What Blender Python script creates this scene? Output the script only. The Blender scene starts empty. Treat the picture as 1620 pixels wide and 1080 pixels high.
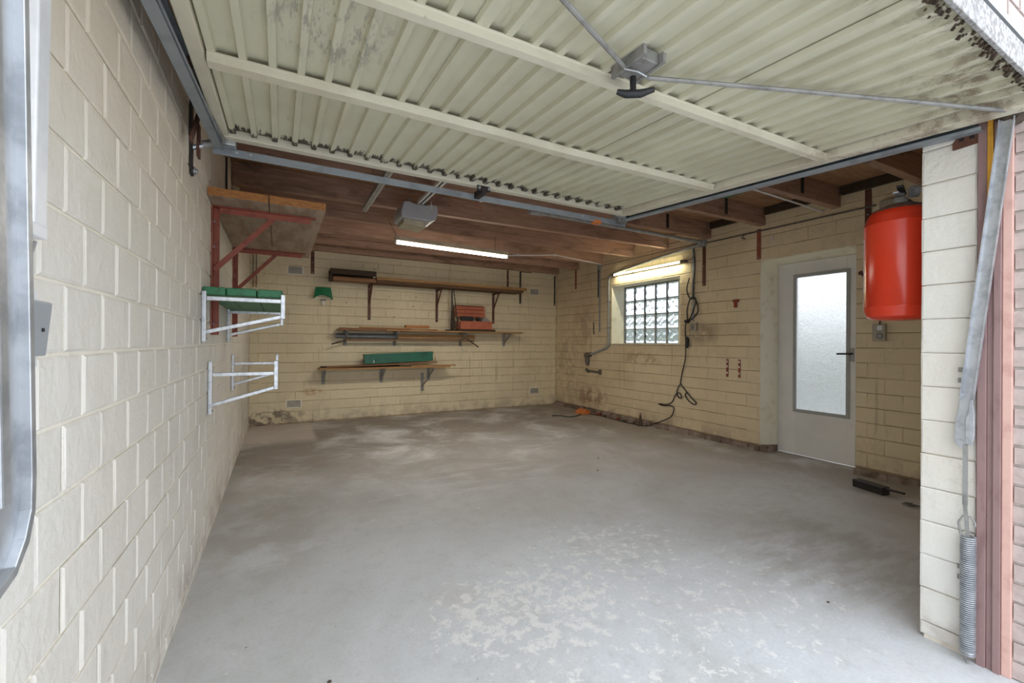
import bpy, math, random
from mathutils import Vector, Matrix
random.seed(7)
S = bpy.context.scene
COL = S.collection

# ------------------------------------------------------------------ camera, world, exposure
cam_d = bpy.data.cameras.new('camera')
cam_d.sensor_width = 36.0
cam_d.lens = 679.46 / 1620 * 36
cam_d.clip_start = 0.05
cam = bpy.data.objects.new('camera', cam_d)
COL.objects.link(cam)
_yaw, _pit, _rol = .49597, .0021432, .00747
_f = Vector((math.sin(_yaw) * math.cos(_pit), math.cos(_yaw) * math.cos(_pit), math.sin(_pit)))
_r0 = Vector((math.cos(_yaw), -math.sin(_yaw), 0))
_u0 = _r0.cross(_f)
_r = _r0 * math.cos(_rol) + _u0 * math.sin(_rol)
_u = _r.cross(_f)
cam.matrix_world = Matrix(((_r.x, _u.x, -_f.x, 0), (_r.y, _u.y, -_f.y, 0), (_r.z, _u.z, -_f.z, 1.25), (0, 0, 0, 1)))
S.camera = cam

W = bpy.data.worlds.new('overcast_sky')
S.world = W
W.use_nodes = True
_n = W.node_tree.nodes
_bg = _n['Background']
_tc = _n.new('ShaderNodeTexCoord'); _sp = _n.new('ShaderNodeSeparateXYZ'); _mr = _n.new('ShaderNodeMapRange'); _mx = _n.new('ShaderNodeMix')
_mx.data_type = 'RGBA'
W.node_tree.links.new(_tc.outputs['Generated'], _sp.inputs[0])
W.node_tree.links.new(_sp.outputs['Z'], _mr.inputs['Value'])
_mr.inputs['From Min'].default_value = -0.05; _mr.inputs['From Max'].default_value = 0.6
W.node_tree.links.new(_mr.outputs[0], _mx.inputs['Factor'])
_mx.inputs['A'].default_value = (0.90, 0.94, 1.0, 1)
_mx.inputs['B'].default_value = (0.84, 0.91, 1.0, 1)
W.node_tree.links.new(_mx.outputs['Result'], _bg.inputs['Color'])
WORLD_STRENGTH = 3.0
TUBE_CEILING = 19.0      # radiance of the tube itself
TUBE_WALL = 6.0
POWER_CEILING = 24.0    # light the two lamps throw into the room
POWER_WALL = 12.0
_bg.inputs['Strength'].default_value = WORLD_STRENGTH

vs = S.view_settings
S.display_settings.display_device = 'sRGB'
vs.view_transform = 'Standard'; vs.look = 'None'; vs.gamma = 1.0; vs.use_curve_mapping = False
vs.exposure = 0.17
try:
    S.cycles.max_bounces = 10; S.cycles.diffuse_bounces = 7; S.cycles.glossy_bounces = 4
    S.cycles.transmission_bounces = 8; S.cycles.use_denoising = True
    S.cycles.sample_clamp_indirect = 12; S.cycles.caustics_reflective = False
except Exception:
    pass

# ------------------------------------------------------------------ material helpers
class NT:
    def __init__(s, name):
        s.m = bpy.data.materials.new(name); s.m.use_nodes = True
        s.t = s.m.node_tree; s.n = s.t.nodes; s.l = s.t.links
        s.b = s.n['Principled BSDF']; s._pos = None; s._sep = None
    def put(s, sock, v):
        if isinstance(v, bpy.types.NodeSocket): s.l.new(v, sock)
        elif isinstance(v, (tuple, list)) and len(v) == 3 and sock.type == 'RGBA': sock.default_value = (*v, 1)
        else: sock.default_value = v
    def pos(s):
        if s._pos is None: s._pos = s.n.new('ShaderNodeNewGeometry').outputs['Position']
        return s._pos
    def xyz(s):
        if s._sep is None:
            q = s.n.new('ShaderNodeSeparateXYZ'); s.l.new(s.pos(), q.inputs[0]); s._sep = q
        return s._sep.outputs
    def scaled(s, sx, sy, sz):
        q = s.n.new('ShaderNodeVectorMath'); q.operation = 'MULTIPLY'
        s.l.new(s.pos(), q.inputs[0]); q.inputs[1].default_value = (sx, sy, sz)
        return q.outputs[0]
    def noise(s, scale, detail=4, rough=.55, vec=None, dist=0.0):
        q = s.n.new('ShaderNodeTexNoise'); s.l.new(vec or s.pos(), q.inputs['Vector'])
        q.inputs['Scale'].default_value = scale; q.inputs['Detail'].default_value = detail
        q.inputs['Roughness'].default_value = rough; q.inputs['Distortion'].default_value = dist
        return q.outputs['Fac']
    def math(s, op, a, b=0.0, clamp=False):
        q = s.n.new('ShaderNodeMath'); q.operation = op; q.use_clamp = clamp
        s.put(q.inputs[0], a); s.put(q.inputs[1], b); return q.outputs[0]
    def rng(s, v, a, b, lo=0.0, hi=1.0):
        q = s.n.new('ShaderNodeMapRange'); q.interpolation_type = 'SMOOTHSTEP'
        s.put(q.inputs['Value'], v); q.inputs['From Min'].default_value = a; q.inputs['From Max'].default_value = b
        q.inputs['To Min'].default_value = lo; q.inputs['To Max'].default_value = hi; return q.outputs[0]
    def mix(s, f, a, b):
        q = s.n.new('ShaderNodeMix'); q.data_type = 'RGBA'
        s.put(q.inputs['Factor'], f); s.put(q.inputs['A'], a); s.put(q.inputs['B'], b); return q.outputs['Result']
    def blob(s, c, r):          # soft round stain around a place in the room
        q = s.n.new('ShaderNodeVectorMath'); q.operation = 'SUBTRACT'; s.l.new(s.pos(), q.inputs[0]); q.inputs[1].default_value = c
        m = s.n.new('ShaderNodeVectorMath'); m.operation = 'DIVIDE'; s.l.new(q.outputs[0], m.inputs[0]); m.inputs[1].default_value = r
        k = s.n.new('ShaderNodeVectorMath'); k.operation = 'LENGTH'; s.l.new(m.outputs[0], k.inputs[0])
        return s.rng(k.outputs['Value'], .35, 1.0, 1.0, 0.0)
    def rand(s):
        return s.n.new('ShaderNodeObjectInfo').outputs['Random']
    def bump(s, h, strength, dist=.01):
        q = s.n.new('ShaderNodeBump'); q.inputs['Strength'].default_value = strength; q.inputs['Distance'].default_value = dist
        s.put(q.inputs['Height'], h); s.l.new(q.outputs[0], s.b.inputs['Normal'])
    def done(s, col, rough=.7, metal=0.0, spec=.5):
        s.put(s.b.inputs['Base Color'], col); s.put(s.b.inputs['Roughness'], rough)
        s.b.inputs['Metallic'].default_value = metal; s.b.inputs['Specular IOR Level'].default_value = spec
        return s.m

def simple(name, col, rough=.6, metal=0.0, col2=None, scale=12, lo=.4, hi=.7, bump=0.0, stretch=(1, 1, 1), spec=.5):
    t = NT(name)
    v = t.scaled(*stretch)
    if col2 is None: col2 = tuple(c * .75 for c in col)
    f = t.rng(t.noise(scale, 5, .6, v), lo, hi)
    if bump: t.bump(t.noise(scale * 2.5, 4, .6, v), bump, .004)
    return t.done(t.mix(f, col, col2), rough, metal, spec)

def wall_paint(name, base, dirt, joint=False, stain=1.0, extra=None, drip=0.0):
    t = NT(name)
    big = t.noise(.9, 4, .6)
    f1 = t.rng(big, .40, .68)
    c = t.mix(t.math('MULTIPLY', f1, .42 * stain), base, dirt)
    if not joint:
        r = t.rand()
        c = t.mix(t.math('MULTIPLY', r, .13), c, tuple(x * .70 for x in base))
    streak = t.rng(t.noise(3.0, 5, .7, t.scaled(2.2, 2.2, .5)), .60, .78)
    c = t.mix(t.math('MULTIPLY', streak, .30 * stain), c, tuple(x * .5 for x in dirt))
    speck = t.rng(t.noise(26, 3, .7), .74, .80)
    c = t.mix(t.math('MULTIPLY', speck, .6 * stain), c, (.10, .07, .045))
    if drip:
        dr_ = t.rng(t.noise(3.5, 4, .6, t.scaled(4.2, 4.2, .16)), .60, .70)
        c = t.mix(t.math('MULTIPLY', t.math('MULTIPLY', dr_, t.rng(t.noise(1.6, 3), .40, .60)), drip), c, (.30, .20, .10))
        cr = t.math('ABSOLUTE', t.math('SUBTRACT', t.noise(2.3, 7, .75, dist=1.0), .5))
        c = t.mix(t.math('MULTIPLY', t.math('MULTIPLY', t.rng(cr, .0, .006, 1, 0), t.rng(t.noise(1.1, 2), .45, .62)), .55), c, (.20, .13, .07))
    # rising damp dirt at the foot of the wall
    z = t.xyz()['Z']
    foot = t.math('MULTIPLY', t.rng(z, .02, .32, 1, 0), t.rng(t.noise(5, 4, .65), .42, .62))
    c = t.mix(t.math('MULTIPLY', foot, .55 * stain), c, (.30, .22, .17))
    if extra: c = extra(t, c)
    t.bump(t.math('ADD', t.noise(45, 5, .65), t.math('MULTIPLY', t.noise(8, 3, .6), 2.4)), .6, .006)
    return t.done(c, .75, 0, .3)

def right_extra(t, c):
    # paint flaked away to the pinkish brick low down near the corner, smoke by the socket, rust below the window
    m = t.math('MULTIPLY', t.blob((4.95, 6.15, .28), (.4, .62, .24)), t.rng(t.noise(7, 3, .6), .40, .56))
    c = t.mix(t.math('MULTIPLY', m, .75), c, (.33, .20, .13))
    m = t.math('MULTIPLY', t.blob((4.95, 3.85, 1.40), (.4, .42, .20)), t.rng(t.noise(6, 4, .6), .30, .60))
    c = t.mix(t.math('MULTIPLY', m, .62), c, (.20, .14, .09))
    m = t.math('MULTIPLY', t.blob((4.95, 4.9, 1.02), (.4, .6, .16)), t.rng(t.noise(8, 4, .6), .40, .60))
    c = t.mix(t.math('MULTIPLY', m, .5), c, (.34, .20, .11))
    m = t.math('MULTIPLY', t.blob((4.95, 6.3, 1.45), (.4, .55, .7)), t.rng(t.noise(5, 4, .6), .42, .62))
    c = t.mix(t.math('MULTIPLY', m, .42), c, (.30, .20, .13))
    m = t.math('MULTIPLY', t.blob((4.95, 6.9, .8), (.4, .5, .9)), t.rng(t.noise(9, 4, .6), .42, .60))
    return t.mix(t.math('MULTIPLY', m, .35), c, (.24, .18, .13))

def back_extra(t, c):
    m = t.math('MULTIPLY', t.blob((-.3, 7.26, .1), (.9, .5, .22)), t.rng(t.noise(9, 4, .6), .44, .58))
    c = t.mix(t.math('MULTIPLY', m, .8), c, (.12, .09, .07))
    m = t.math('MULTIPLY', t.blob((.45, 7.26, .47), (.22, .5, .08)), t.rng(t.noise(12, 4, .6), .40, .6))
    c = t.mix(t.math('MULTIPLY', m, .7), c, (.45, .22, .09))
    m = t.blob((.4, 7.26, .85), (.25, .5, .12))
    return t.mix(t.math('MULTIPLY', m, .15), c, (.45, .28, .14))

def left_extra(t, c):
    # the bottom of the far end of the wall is darker in patches, the upper wall more yellow
    y = t.xyz()['Y']; z = t.xyz()['Z']
    c = t.mix(t.math('MULTIPLY', t.rng(z, 1.3, 2.1), .35), c, (.72, .56, .34))
    m = t.math('MULTIPLY', t.math('MULTIPLY', t.rng(y, 3.2, 6.2), t.rng(z, 1.5, .5, 1, 0) if False else t.rng(z, .7, 1.5, 1, 0)), t.rng(t.noise(3.5, 5, .65), .40, .62))
    return t.mix(t.math('MULTIPLY', m, .38), c, (.30, .26, .20))

CREAM_L = (.79, .76, .705); CREAM_B = (.79, .70, .50); CREAM_R = (.76, .64, .43); CREAM_P = (.76, .735, .675)
M = {}
M['wall_l'] = wall_paint('cream_block_paint_left', CREAM_L, (.62, .56, .47), stain=.8, extra=left_extra)
M['wall_lj'] = wall_paint('cream_mortar_left', (.90, .86, .77), (.76, .69, .56), True, .6, left_extra)
M['wall_b'] = wall_paint('cream_block_paint_back', CREAM_B, (.58, .48, .32), stain=.8, extra=back_extra, drip=.42)
M['wall_bj'] = wall_paint('cream_mortar_back', (.52, .42, .27), (.30, .22, .13), True, 1.0, back_extra)
M['wall_r'] = wall_paint('cream_block_paint_right', CREAM_R, (.50, .38, .23), stain=1.0, extra=right_extra, drip=.40)
M['wall_rj'] = wall_paint('cream_mortar_right', (.40, .30, .18), (.24, .17, .10), True, 1.0, right_extra)
M['wall_p'] = wall_paint('cream_block_paint_pier', CREAM_P, (.62, .53, .40), stain=.7, drip=.25)
M['wall_pj'] = wall_paint('cream_mortar_pier', (.78, .72, .62), (.60, .53, .42), True, .8)
M['reveal'] = simple('cream_plaster_reveal', (.88, .84, .68), .7, 0, (.70, .63, .46), 7, .5, .75, .2)

def make_floor():
    t = NT('worn_grey_concrete')
    x = t.xyz()['X']; y = t.xyz()['Y']
    n1 = t.noise(.8, 6, .62, dist=.4)
    c = t.mix(t.rng(n1, .36, .66), (.68, .70, .725), (.55, .555, .55))
    n2 = t.noise(3.4, 6, .65, dist=.3)
    c = t.mix(t.math('MULTIPLY', t.rng(n2, .46, .68), .40), c, (.68, .68, .69))
    n5 = t.noise(9, 7, .72, dist=.3)
    c = t.mix(t.math('MULTIPLY', t.rng(n5, .50, .70), .30), c, (.42, .41, .385))
    n6 = t.noise(1.7, 6, .65, dist=.5)
    c = t.mix(t.math('MULTIPLY', t.rng(n6, .54, .70), .22), c, (.62, .52, .46))
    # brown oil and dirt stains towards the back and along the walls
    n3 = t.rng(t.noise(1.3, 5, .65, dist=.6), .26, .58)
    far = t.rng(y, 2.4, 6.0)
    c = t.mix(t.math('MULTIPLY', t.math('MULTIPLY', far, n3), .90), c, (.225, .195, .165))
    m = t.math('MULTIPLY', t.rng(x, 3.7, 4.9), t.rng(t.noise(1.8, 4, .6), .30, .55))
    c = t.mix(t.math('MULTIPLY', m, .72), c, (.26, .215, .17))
    m = t.math('MULTIPLY', t.blob((.05, 5.0, 0), (.75, .75, 1)), t.rng(t.noise(2.4, 5, .65), .36, .55))
    c = t.mix(t.math('MULTIPLY', m, .6), c, (.28, .235, .195))
    m = t.math('MULTIPLY', t.blob((-.1, 3.4, 0), (.55, 1.2, 1)), t.rng(t.noise(3, 5, .65), .36, .58))
    c = t.mix(t.math('MULTIPLY', m, .5), c, (.38, .35, .31))
    m = t.math('MULTIPLY', t.blob((2.9, 1.4, 0), (.9, .8, 1)), t.rng(t.noise(3.0, 5, .65, t.scaled(1, 3, 1)), .38, .6))
    c = t.mix(t.math('MULTIPLY', m, .45), c, (.36, .33, .29))
    # new pale patch of screed in the back left corner
    m = t.math('MULTIPLY', t.rng(x, .38, .46, 1, 0), t.rng(y, 5.75, 6.2))
    c = t.mix(t.math('MULTIPLY', m, .8), c, (.60, .55, .51))
    # pale worn trails and dust
    m = t.math('MULTIPLY', t.blob((1.6, 3.6, 0), (1.5, .55, 1)), t.rng(t.noise(2.2, 5, .6, t.scaled(.7, 2.2, 1)), .46, .66))
    c = t.mix(t.math('MULTIPLY', m, .55), c, (.74, .75, .78))
    m = t.math('MULTIPLY', t.blob((3.6, 2.1, 0), (.9, .6, 1)), t.rng(t.noise(7, 6, .7, t.scaled(1, 2.5, 1)), .46, .62))
    c = t.mix(t.math('MULTIPLY', m, .5), c, (.76, .77, .80))
    # flaked white paint, in a few clusters
    k = t.math('MAXIMUM', t.blob((1.05, 1.75, 0), (.75, .55, 1)), t.math('MULTIPLY', t.blob((1.75, 2.0, 0), (.8, .6, 1)), .80))
    k = t.math('MAXIMUM', k, t.math('MULTIPLY', t.blob((1.6, 1.35, 0), (1.7, .9, 1)), .62))
    k = t.math('MAXIMUM', k, t.math('MULTIPLY', t.blob((1.0, 3.7, 0), (1.6, 1.5, 1)), .22))
    thr = t.math('ADD', t.noise(15, 9, .80, dist=.35), t.math('MULTIPLY', k, .145))
    fl = t.rng(thr, .635, .672)
    c = t.mix(t.math('MULTIPLY', fl, .66), c, (.92, .90, .87))
    sp = t.rng(t.noise(38, 3, .6), .73, .77)
    c = t.mix(t.math('MULTIPLY', sp, .5), c, (.88, .88, .88))
    sp = t.rng(t.noise(30, 2, .6, t.scaled(1.1, .9, 1)), .22, .26, 1, 0)
    c = t.mix(t.math('MULTIPLY', sp, .6), c, (.10, .09, .08))
    c = t.mix(t.math('MULTIPLY', t.rng(t.noise(60, 3, .7), .35, .65), .14), c, (.36, .35, .33))
    t.bump(t.noise(30, 6, .7), .22, .006)
    return t.done(c, t.rng(t.noise(2.5, 4, .6), .3, .7, .55, .75), 0, .4)
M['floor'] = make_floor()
M['backdrop'] = simple('grey_green_backdrop', (.34, .36, .31), .9, 0, (.22, .25, .19), 1.5)  # for the added backdrop outside the glass
M['driveway'] = simple('grey_driveway', (.50, .50, .49), .85, 0, (.42, .42, .41), 3)

def wood(name, c1, c2, c3, bump=.25, dark=.7):
    t = NT(name)
    g = t.noise(9, 6, .65, t.scaled(.35, 4.5, 4.5), .6)
    c = t.mix(t.rng(g, .35, .65), c1, c2)
    d = t.rng(t.noise(2.2, 5, .7, t.scaled(.8, 1, 2.4), .8), .50, .70)
    c = t.mix(t.math('MULTIPLY', d, dark), c, c3)
    c = t.mix(t.math('MULTIPLY', t.rand(), .25), c, tuple(x * .7 for x in c1))
    t.bump(g, bump, .004)
    return t.done(c, .75, 0, .3)
M['joist'] = wood('reddish_joist_timber', (.48, .31, .23), (.36, .215, .15), (.12, .070, .045))
M['board'] = wood('brown_ceiling_boarding', (.46, .28, .16), (.34, .19, .11), (.15, .085, .05), .2)
M['pine'] = wood('yellowed_pine_board', (.46, .27, .12), (.34, .18, .075), (.17, .085, .04), .2, .4)
M['oak'] = wood('brown_plank', (.32, .17, .09), (.22, .11, .055), (.10, .05, .03), .2, .5)
M['shaded_wood'] = wood('shaded_brown_board', (.17, .095, .05), (.11, .06, .03), (.05, .03, .018), .2, .5)  # brown wood, darkened to stand in for the shade under the top shelf
M['darkwood'] = wood('dark_stained_beam', (.07, .045, .028), (.045, .03, .02), (.02, .015, .01), .2, .5)
M['panelwood'] = simple('grey_brown_shelf_underside', (.42, .31, .23), .7, 0, (.30, .20, .14), 5, .4, .65, .15, (3, .6, 1))
M['orangewood'] = simple('orange_sawn_edge', (.46, .20, .055), .65, 0, (.34, .13, .035), 30, .4, .6, .2, (1, 1, 3))
M['whitewood'] = simple('whitewashed_timber', (.62, .54, .44), .8, 0, (.42, .32, .22), 9, .45, .7, .2, (3, 3, .6))
M['red_steel'] = simple('red_oxide_steel', (.30, .075, .045), .55, .0, (.20, .05, .03), 14, .45, .7, .1)
M['brown_steel'] = simple('rust_brown_steel', (.13, .050, .030), .6, .1, (.06, .025, .016), 14, .4, .7, .1)
M['black_steel'] = simple('black_flat_steel', (.030, .026, .024), .6, .2, (.06, .04, .03), 14, .55, .8)
M['galv'] = simple('galvanised_steel', (.55, .57, .60), .42, .75, (.40, .42, .45), 22, .4, .65, .06)
M['galv_dull'] = simple('dull_grey_zinc', (.34, .335, .32), .6, .4, (.20, .195, .185), 18, .4, .7, .08)
M['rail'] = simple('blue_grey_rail_paint', (.32, .35, .38), .5, .3, (.24, .26, .28), 9, .45, .7, .05)
M['rail_in'] = simple('dark_rail_channel', (.13, .16, .175), .5, .4, (.09, .11, .12), 7, .45, .7)
M['alu'] = simple('weathered_aluminium_tube', (.62, .64, .67), .38, .7, (.48, .50, .53), 40, .45, .6, .03)
M['green'] = simple('dark_green_plank_paint', (.035, .19, .085), .5, 0, (.022, .12, .055), 9, .45, .7, .12, (3, .5, 3))
M['green_box'] = simple('bottle_green_metal', (.018, .135, .085), .45, 0, (.012, .09, .055), 7, .45, .7)
M['green_pl'] = simple('bright_green_plastic', (.010, .19, .075), .35, 0, (.008, .14, .055), 7)
M['conduit'] = simple('grey_plastic_conduit', (.36, .37, .37), .5, 0, (.27, .27, .26), 14)
M['white_pl'] = simple('white_plastic_conduit', (.78, .79, .82), .4, 0, (.70, .71, .74), 14)
M['grey_pl'] = simple('mid_grey_plastic', (.34, .36, .39), .4, 0, (.31, .33, .36), 6)
M['opener'] = simple('light_grey_plastic', (.44, .44, .46), .4, 0, (.40, .40, .42), 6)
M['lampcover'] = simple('cream_lamp_cover', (.42, .37, .27), .5, 0, (.62, .55, .40), 6)
M['socket'] = simple('beige_socket_plastic', (.42, .38, .30), .5, 0, (.35, .31, .24), 10)
M['black'] = simple('black_rubber', (.014, .014, .016), .5, 0, (.02, .02, .022), 10)
M['pipe'] = simple('painted_grey_brown_pipe', (.16, .14, .12), .6, .1, (.10, .08, .065), 16)
M['pvc'] = simple('grey_drain_pipe', (.20, .21, .225), .5, 0, (.15, .155, .165), 8)
M['orange'] = simple('orange_tape', (.65, .20, .05), .6)
M['orange_faint'] = simple('faint_orange_paint', (.66, .36, .17), .8)
M['redpl'] = simple('faded_red_plastic', (.48, .14, .075), .45, 0, (.40, .11, .06), 10)
M['redmark'] = simple('dark_red_primer', (.28, .05, .03), .6, 0, (.20, .04, .02), 20)
M['extred'] = simple('gloss_red_enamel', (.62, .042, .014), .22, 0, (.56, .035, .012), 5)
M['white_metal'] = simple('white_painted_metal', (.74, .73, .68), .45, 0, (.66, .64, .58), 10)
M['door'] = simple('grey_white_door_paint', (.76, .75, .72), .5, 0, (.70, .69, .66), 3)
M['doorframe'] = simple('grey_glazing_bead', (.37, .38, .37), .5, 0, (.33, .34, .33), 6)
M['greyframe'] = simple('grey_green_putty', (.27, .28, .25), .7, 0, (.20, .20, .17), 14)
M['salmon'] = simple('salmon_render', (.66, .42, .355), .8, 0, (.56, .33, .28), 14, .45, .7, .1)
M['mauve'] = simple('mauve_brown_frame_paint', (.29, .18, .172), .5, 0, (.23, .135, .128), 26, .5, .7, .05, (1, 1, .3))
M['yellow'] = simple('yellow_foam', (.75, .38, .04), .8)
M['lintel'] = simple('speckled_weathered_metal', (.40, .39, .39), .8, 0, (.22, .21, .20), 70, .42, .62, .3)
M['brick'] = simple('pale_red_brick', (.52, .43, .40), .85, 0, (.42, .34, .31), 18, .4, .65, .3)
M['mortar'] = simple('grey_white_mortar', (.58, .55, .52), .9, 0, (.46, .43, .40), 30, .4, .65, .3)
M['dirt'] = simple('dark_debris', (.10, .07, .05), .9, 0, (.05, .035, .025), 30)
M['vent'] = simple('white_vent_plate', (.88, .85, .76), .6, 0, (.80, .75, .64), 20)
M['hole'] = simple('dark_vent_hole', (.02, .018, .015), .9)

def leaf_mat():
    t = NT('cream_green_leaf_paint')
    x = t.xyz()['X']; y = t.xyz()['Y']
    c = t.mix(t.rng(t.noise(1.6, 4, .6), .40, .66), (.66, .64, .50), (.58, .55, .42))
    d = t.rng(t.noise(7, 6, .75, t.scaled(2.4, .6, 1), .3), .60, .72)
    c = t.mix(t.math('MULTIPLY', d, .30), c, (.30, .26, .18))
    # black mould where water sits along the far edge
    n = t.math('ADD', t.noise(30, 6, .8, t.scaled(1.5, .22, 1)), t.rng(y, 2.34, 2.47, 0, .30))
    c = t.mix(t.math('MULTIPLY', t.math('MULTIPLY', t.rng(n, .70, .74), t.rng(y, 2.25, 2.35)), .95), c, (.035, .022, .016))
    # brown grime in the outer right corner and along the outer edge
    g = t.math('MAXIMUM', t.blob((2.25, .50, 2.12), (.70, .30, 1)), t.rng(y, .43, .62, .8, 0))
    m = t.math('MULTIPLY', g, t.rng(t.noise(16, 7, .78, t.scaled(2, .8, 1), .4), .46, .60))
    c = t.mix(t.math('MULTIPLY', m, .72), c, (.17, .11, .065))
    # grey smudges between two of the ribs
    m = t.math('MULTIPLY', t.blob((.14, 1.42, 2.17), (.26, .26, 1)), t.rng(t.noise(14, 6, .75, t.scaled(2.5, .5, 1)), .48, .58))
    c = t.mix(t.math('MULTIPLY', m, .65), c, (.24, .24, .21))
    return t.done(c, .5, 0, .4)
M['leaf'] = leaf_mat()
def frame_mat():
    t = NT('cream_leaf_frame_paint')
    c = t.mix(t.rng(t.noise(3, 5, .65), .42, .68), (.69, .65, .52), (.60, .55, .43))
    d = t.rng(t.noise(24, 5, .75), .66, .74)
    c = t.mix(t.math('MULTIPLY', d, .6), c, (.16, .10, .06))
    m = t.math('MULTIPLY', t.blob((2.3, .7, 2.12), (.5, .6, 1)), t.rng(t.noise(9, 6, .7), .44, .60))
    c = t.mix(t.math('MULTIPLY', m, .7), c, (.20, .13, .08))
    return t.done(c, .5, 0, .4)
M['leafframe'] = frame_mat()

def glass_mat(name, tint, rough, scale, strength):
    t = NT(name)
    t.b.inputs['Base Color'].default_value = (*tint, 1)
    t.b.inputs['Transmission Weight'].default_value = 1.0
    t.b.inputs['Roughness'].default_value = rough
    t.b.inputs['IOR'].default_value = 1.35
    t.bump(t.noise(scale, 2, .5, dist=1.2), strength, .01)
    return t.m
M['glassblock'] = glass_mat('rippled_glass_block', (.54, .57, .60), .02, 26, .4)
M['doorglass'] = glass_mat('pebbled_door_glass', (.70, .70, .71), .40, 70, 1.0)
def emit(name, col, st):
    t = NT(name)
    t.b.inputs['Base Color'].default_value = (.9, .9, .9, 1)
    t.b.inputs['Emission Color'].default_value = (*col, 1)
    t.b.inputs['Emission Strength'].default_value = st
    return t.m
M['tube_c'] = emit('lit_tube_warm', (1.0, .92, .78), TUBE_CEILING)
M['tube_w'] = emit('lit_tube_yellow', (1.0, .93, .52), TUBE_WALL)

# ------------------------------------------------------------------ mesh helpers
BOXF = [(0, 3, 2, 1), (4, 5, 6, 7), (0, 1, 5, 4), (1, 2, 6, 5), (2, 3, 7, 6), (3, 0, 4, 7)]
class MB:
    def __init__(s): s.v = []; s.f = []; s.smooth = False
    def add(s, vs, fs):
        o = len(s.v); s.v += [tuple(v) for v in vs]; s.f += [tuple(i + o for i in f) for f in fs]; return s
    def box(s, x0, x1, y0, y1, z0, z1):
        return s.add([(x0, y0, z0), (x1, y0, z0), (x1, y1, z0), (x0, y1, z0), (x0, y0, z1), (x1, y0, z1), (x1, y1, z1), (x0, y1, z1)], BOXF)
    def bar(s, p, q, w, h, up=(0, 0, 1)):      # w across, h along up
        p = Vector(p); q = Vector(q); d = (q - p).normalized(); u = Vector(up)
        a = d.cross(u).normalized() * (w / 2); b = a.cross(d).normalized() * (h / 2)
        vs = [e + i * a + j * b for e in (p, q) for i, j in ((-1, -1), (1, -1), (1, 1), (-1, 1))]
        return s.add(vs, BOXF)
    def tube(s, pts, r, n=10, cap=True):
        pts = [Vector(p) for p in pts]; rs = r if isinstance(r, (list, tuple)) else [r] * len(pts)
        vs = []; fs = []; prev = None
        for i, p in enumerate(pts):
            d = (pts[min(i + 1, len(pts) - 1)] - pts[max(i - 1, 0)]).normalized()
            if prev is None:
                a = d.cross(Vector((0, 0, 1)))
                if a.length < .05: a = d.cross(Vector((1, 0, 0)))
            else:
                a = prev - d * prev.dot(d)
            a.normalize(); prev = a; b = d.cross(a)
            for k in range(n):
                t = 2 * math.pi * k / n
                vs.append(p + (a * math.cos(t) + b * math.sin(t)) * rs[i])
        for i in range(len(pts) - 1):
            for k in range(n):
                fs.append((i * n + k, i * n + (k + 1) % n, (i + 1) * n + (k + 1) % n, (i + 1) * n + k))
        if cap:
            fs.append(tuple(range(n - 1, -1, -1))); fs.append(tuple((len(pts) - 1) * n + k for k in range(n)))
        s.smooth = True
        return s.add(vs, fs)
    def lathe(s, prof, c, n=32, axis=2):       # prof: (r, h)
        vs = []; fs = []
        for r, h in prof:
            for k in range(n):
                t = 2 * math.pi * k / n
                v = (r * math.cos(t), r * math.sin(t), h)
                if axis == 1: v = (v[0], v[2], v[1])
                if axis == 0: v = (v[2], v[0], v[1])
                vs.append((c[0] + v[0], c[1] + v[1], c[2] + v[2]))
        for i in range(len(prof) - 1):
            for k in range(n):
                fs.append((i * n + k, i * n + (k + 1) % n, (i + 1) * n + (k + 1) % n, (i + 1) * n + k))
        s.smooth = True
        fs.append(tuple(range(n - 1, -1, -1))); fs.append(tuple((len(prof) - 1) * n + k for k in range(n)))
        return s.add(vs, fs)
    def prism(s, poly, axis, a, b):            # poly in the two other axes, extruded along axis
        n = len(poly)
        def mk(p, h):
            return {0: (h, p[0], p[1]), 1: (p[0], h, p[1]), 2: (p[0], p[1], h)}[axis]
        vs = [mk(p, a) for p in poly] + [mk(p, b) for p in poly]
        fs = [tuple(range(n - 1, -1, -1)), tuple(range(n, 2 * n))] + [(i, (i + 1) % n, n + (i + 1) % n, n + i) for i in range(n)]
        return s.add(vs, fs)
    def mesh(s, name, mat, off=(0, 0, 0)):
        me = bpy.data.meshes.new(name)
        me.from_pydata([(v[0] - off[0], v[1] - off[1], v[2] - off[2]) for v in s.v], [], s.f)
        me.materials.append(mat)
        me.validate()
        import bmesh
        bm = bmesh.new(); bm.from_mesh(me); bmesh.ops.recalc_face_normals(bm, faces=bm.faces)
        if s.smooth:
            for f in bm.faces: f.smooth = True
            for e in bm.edges:
                if len(e.link_faces) == 2 and e.calc_face_angle(0) > .7: e.smooth = False
        bm.to_mesh(me); bm.free()
        return me
    def build(s, name, mat, parent=None, bevel=0.0, loc=None):
        off = Vector((0, 0, 0))
        if parent is not None:
            q = parent
            while q is not None: off += q.location; q = q.parent
        me = s.mesh(name, M[mat] if isinstance(mat, str) else mat, off)
        o = bpy.data.objects.new(name, me); COL.objects.link(o)
        if parent is not None: o.parent = parent
        if bevel:
            b = o.modifiers.new('bevel', 'BEVEL'); b.width = bevel; b.segments = 2; b.limit_method = 'ANGLE'
        return o

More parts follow.
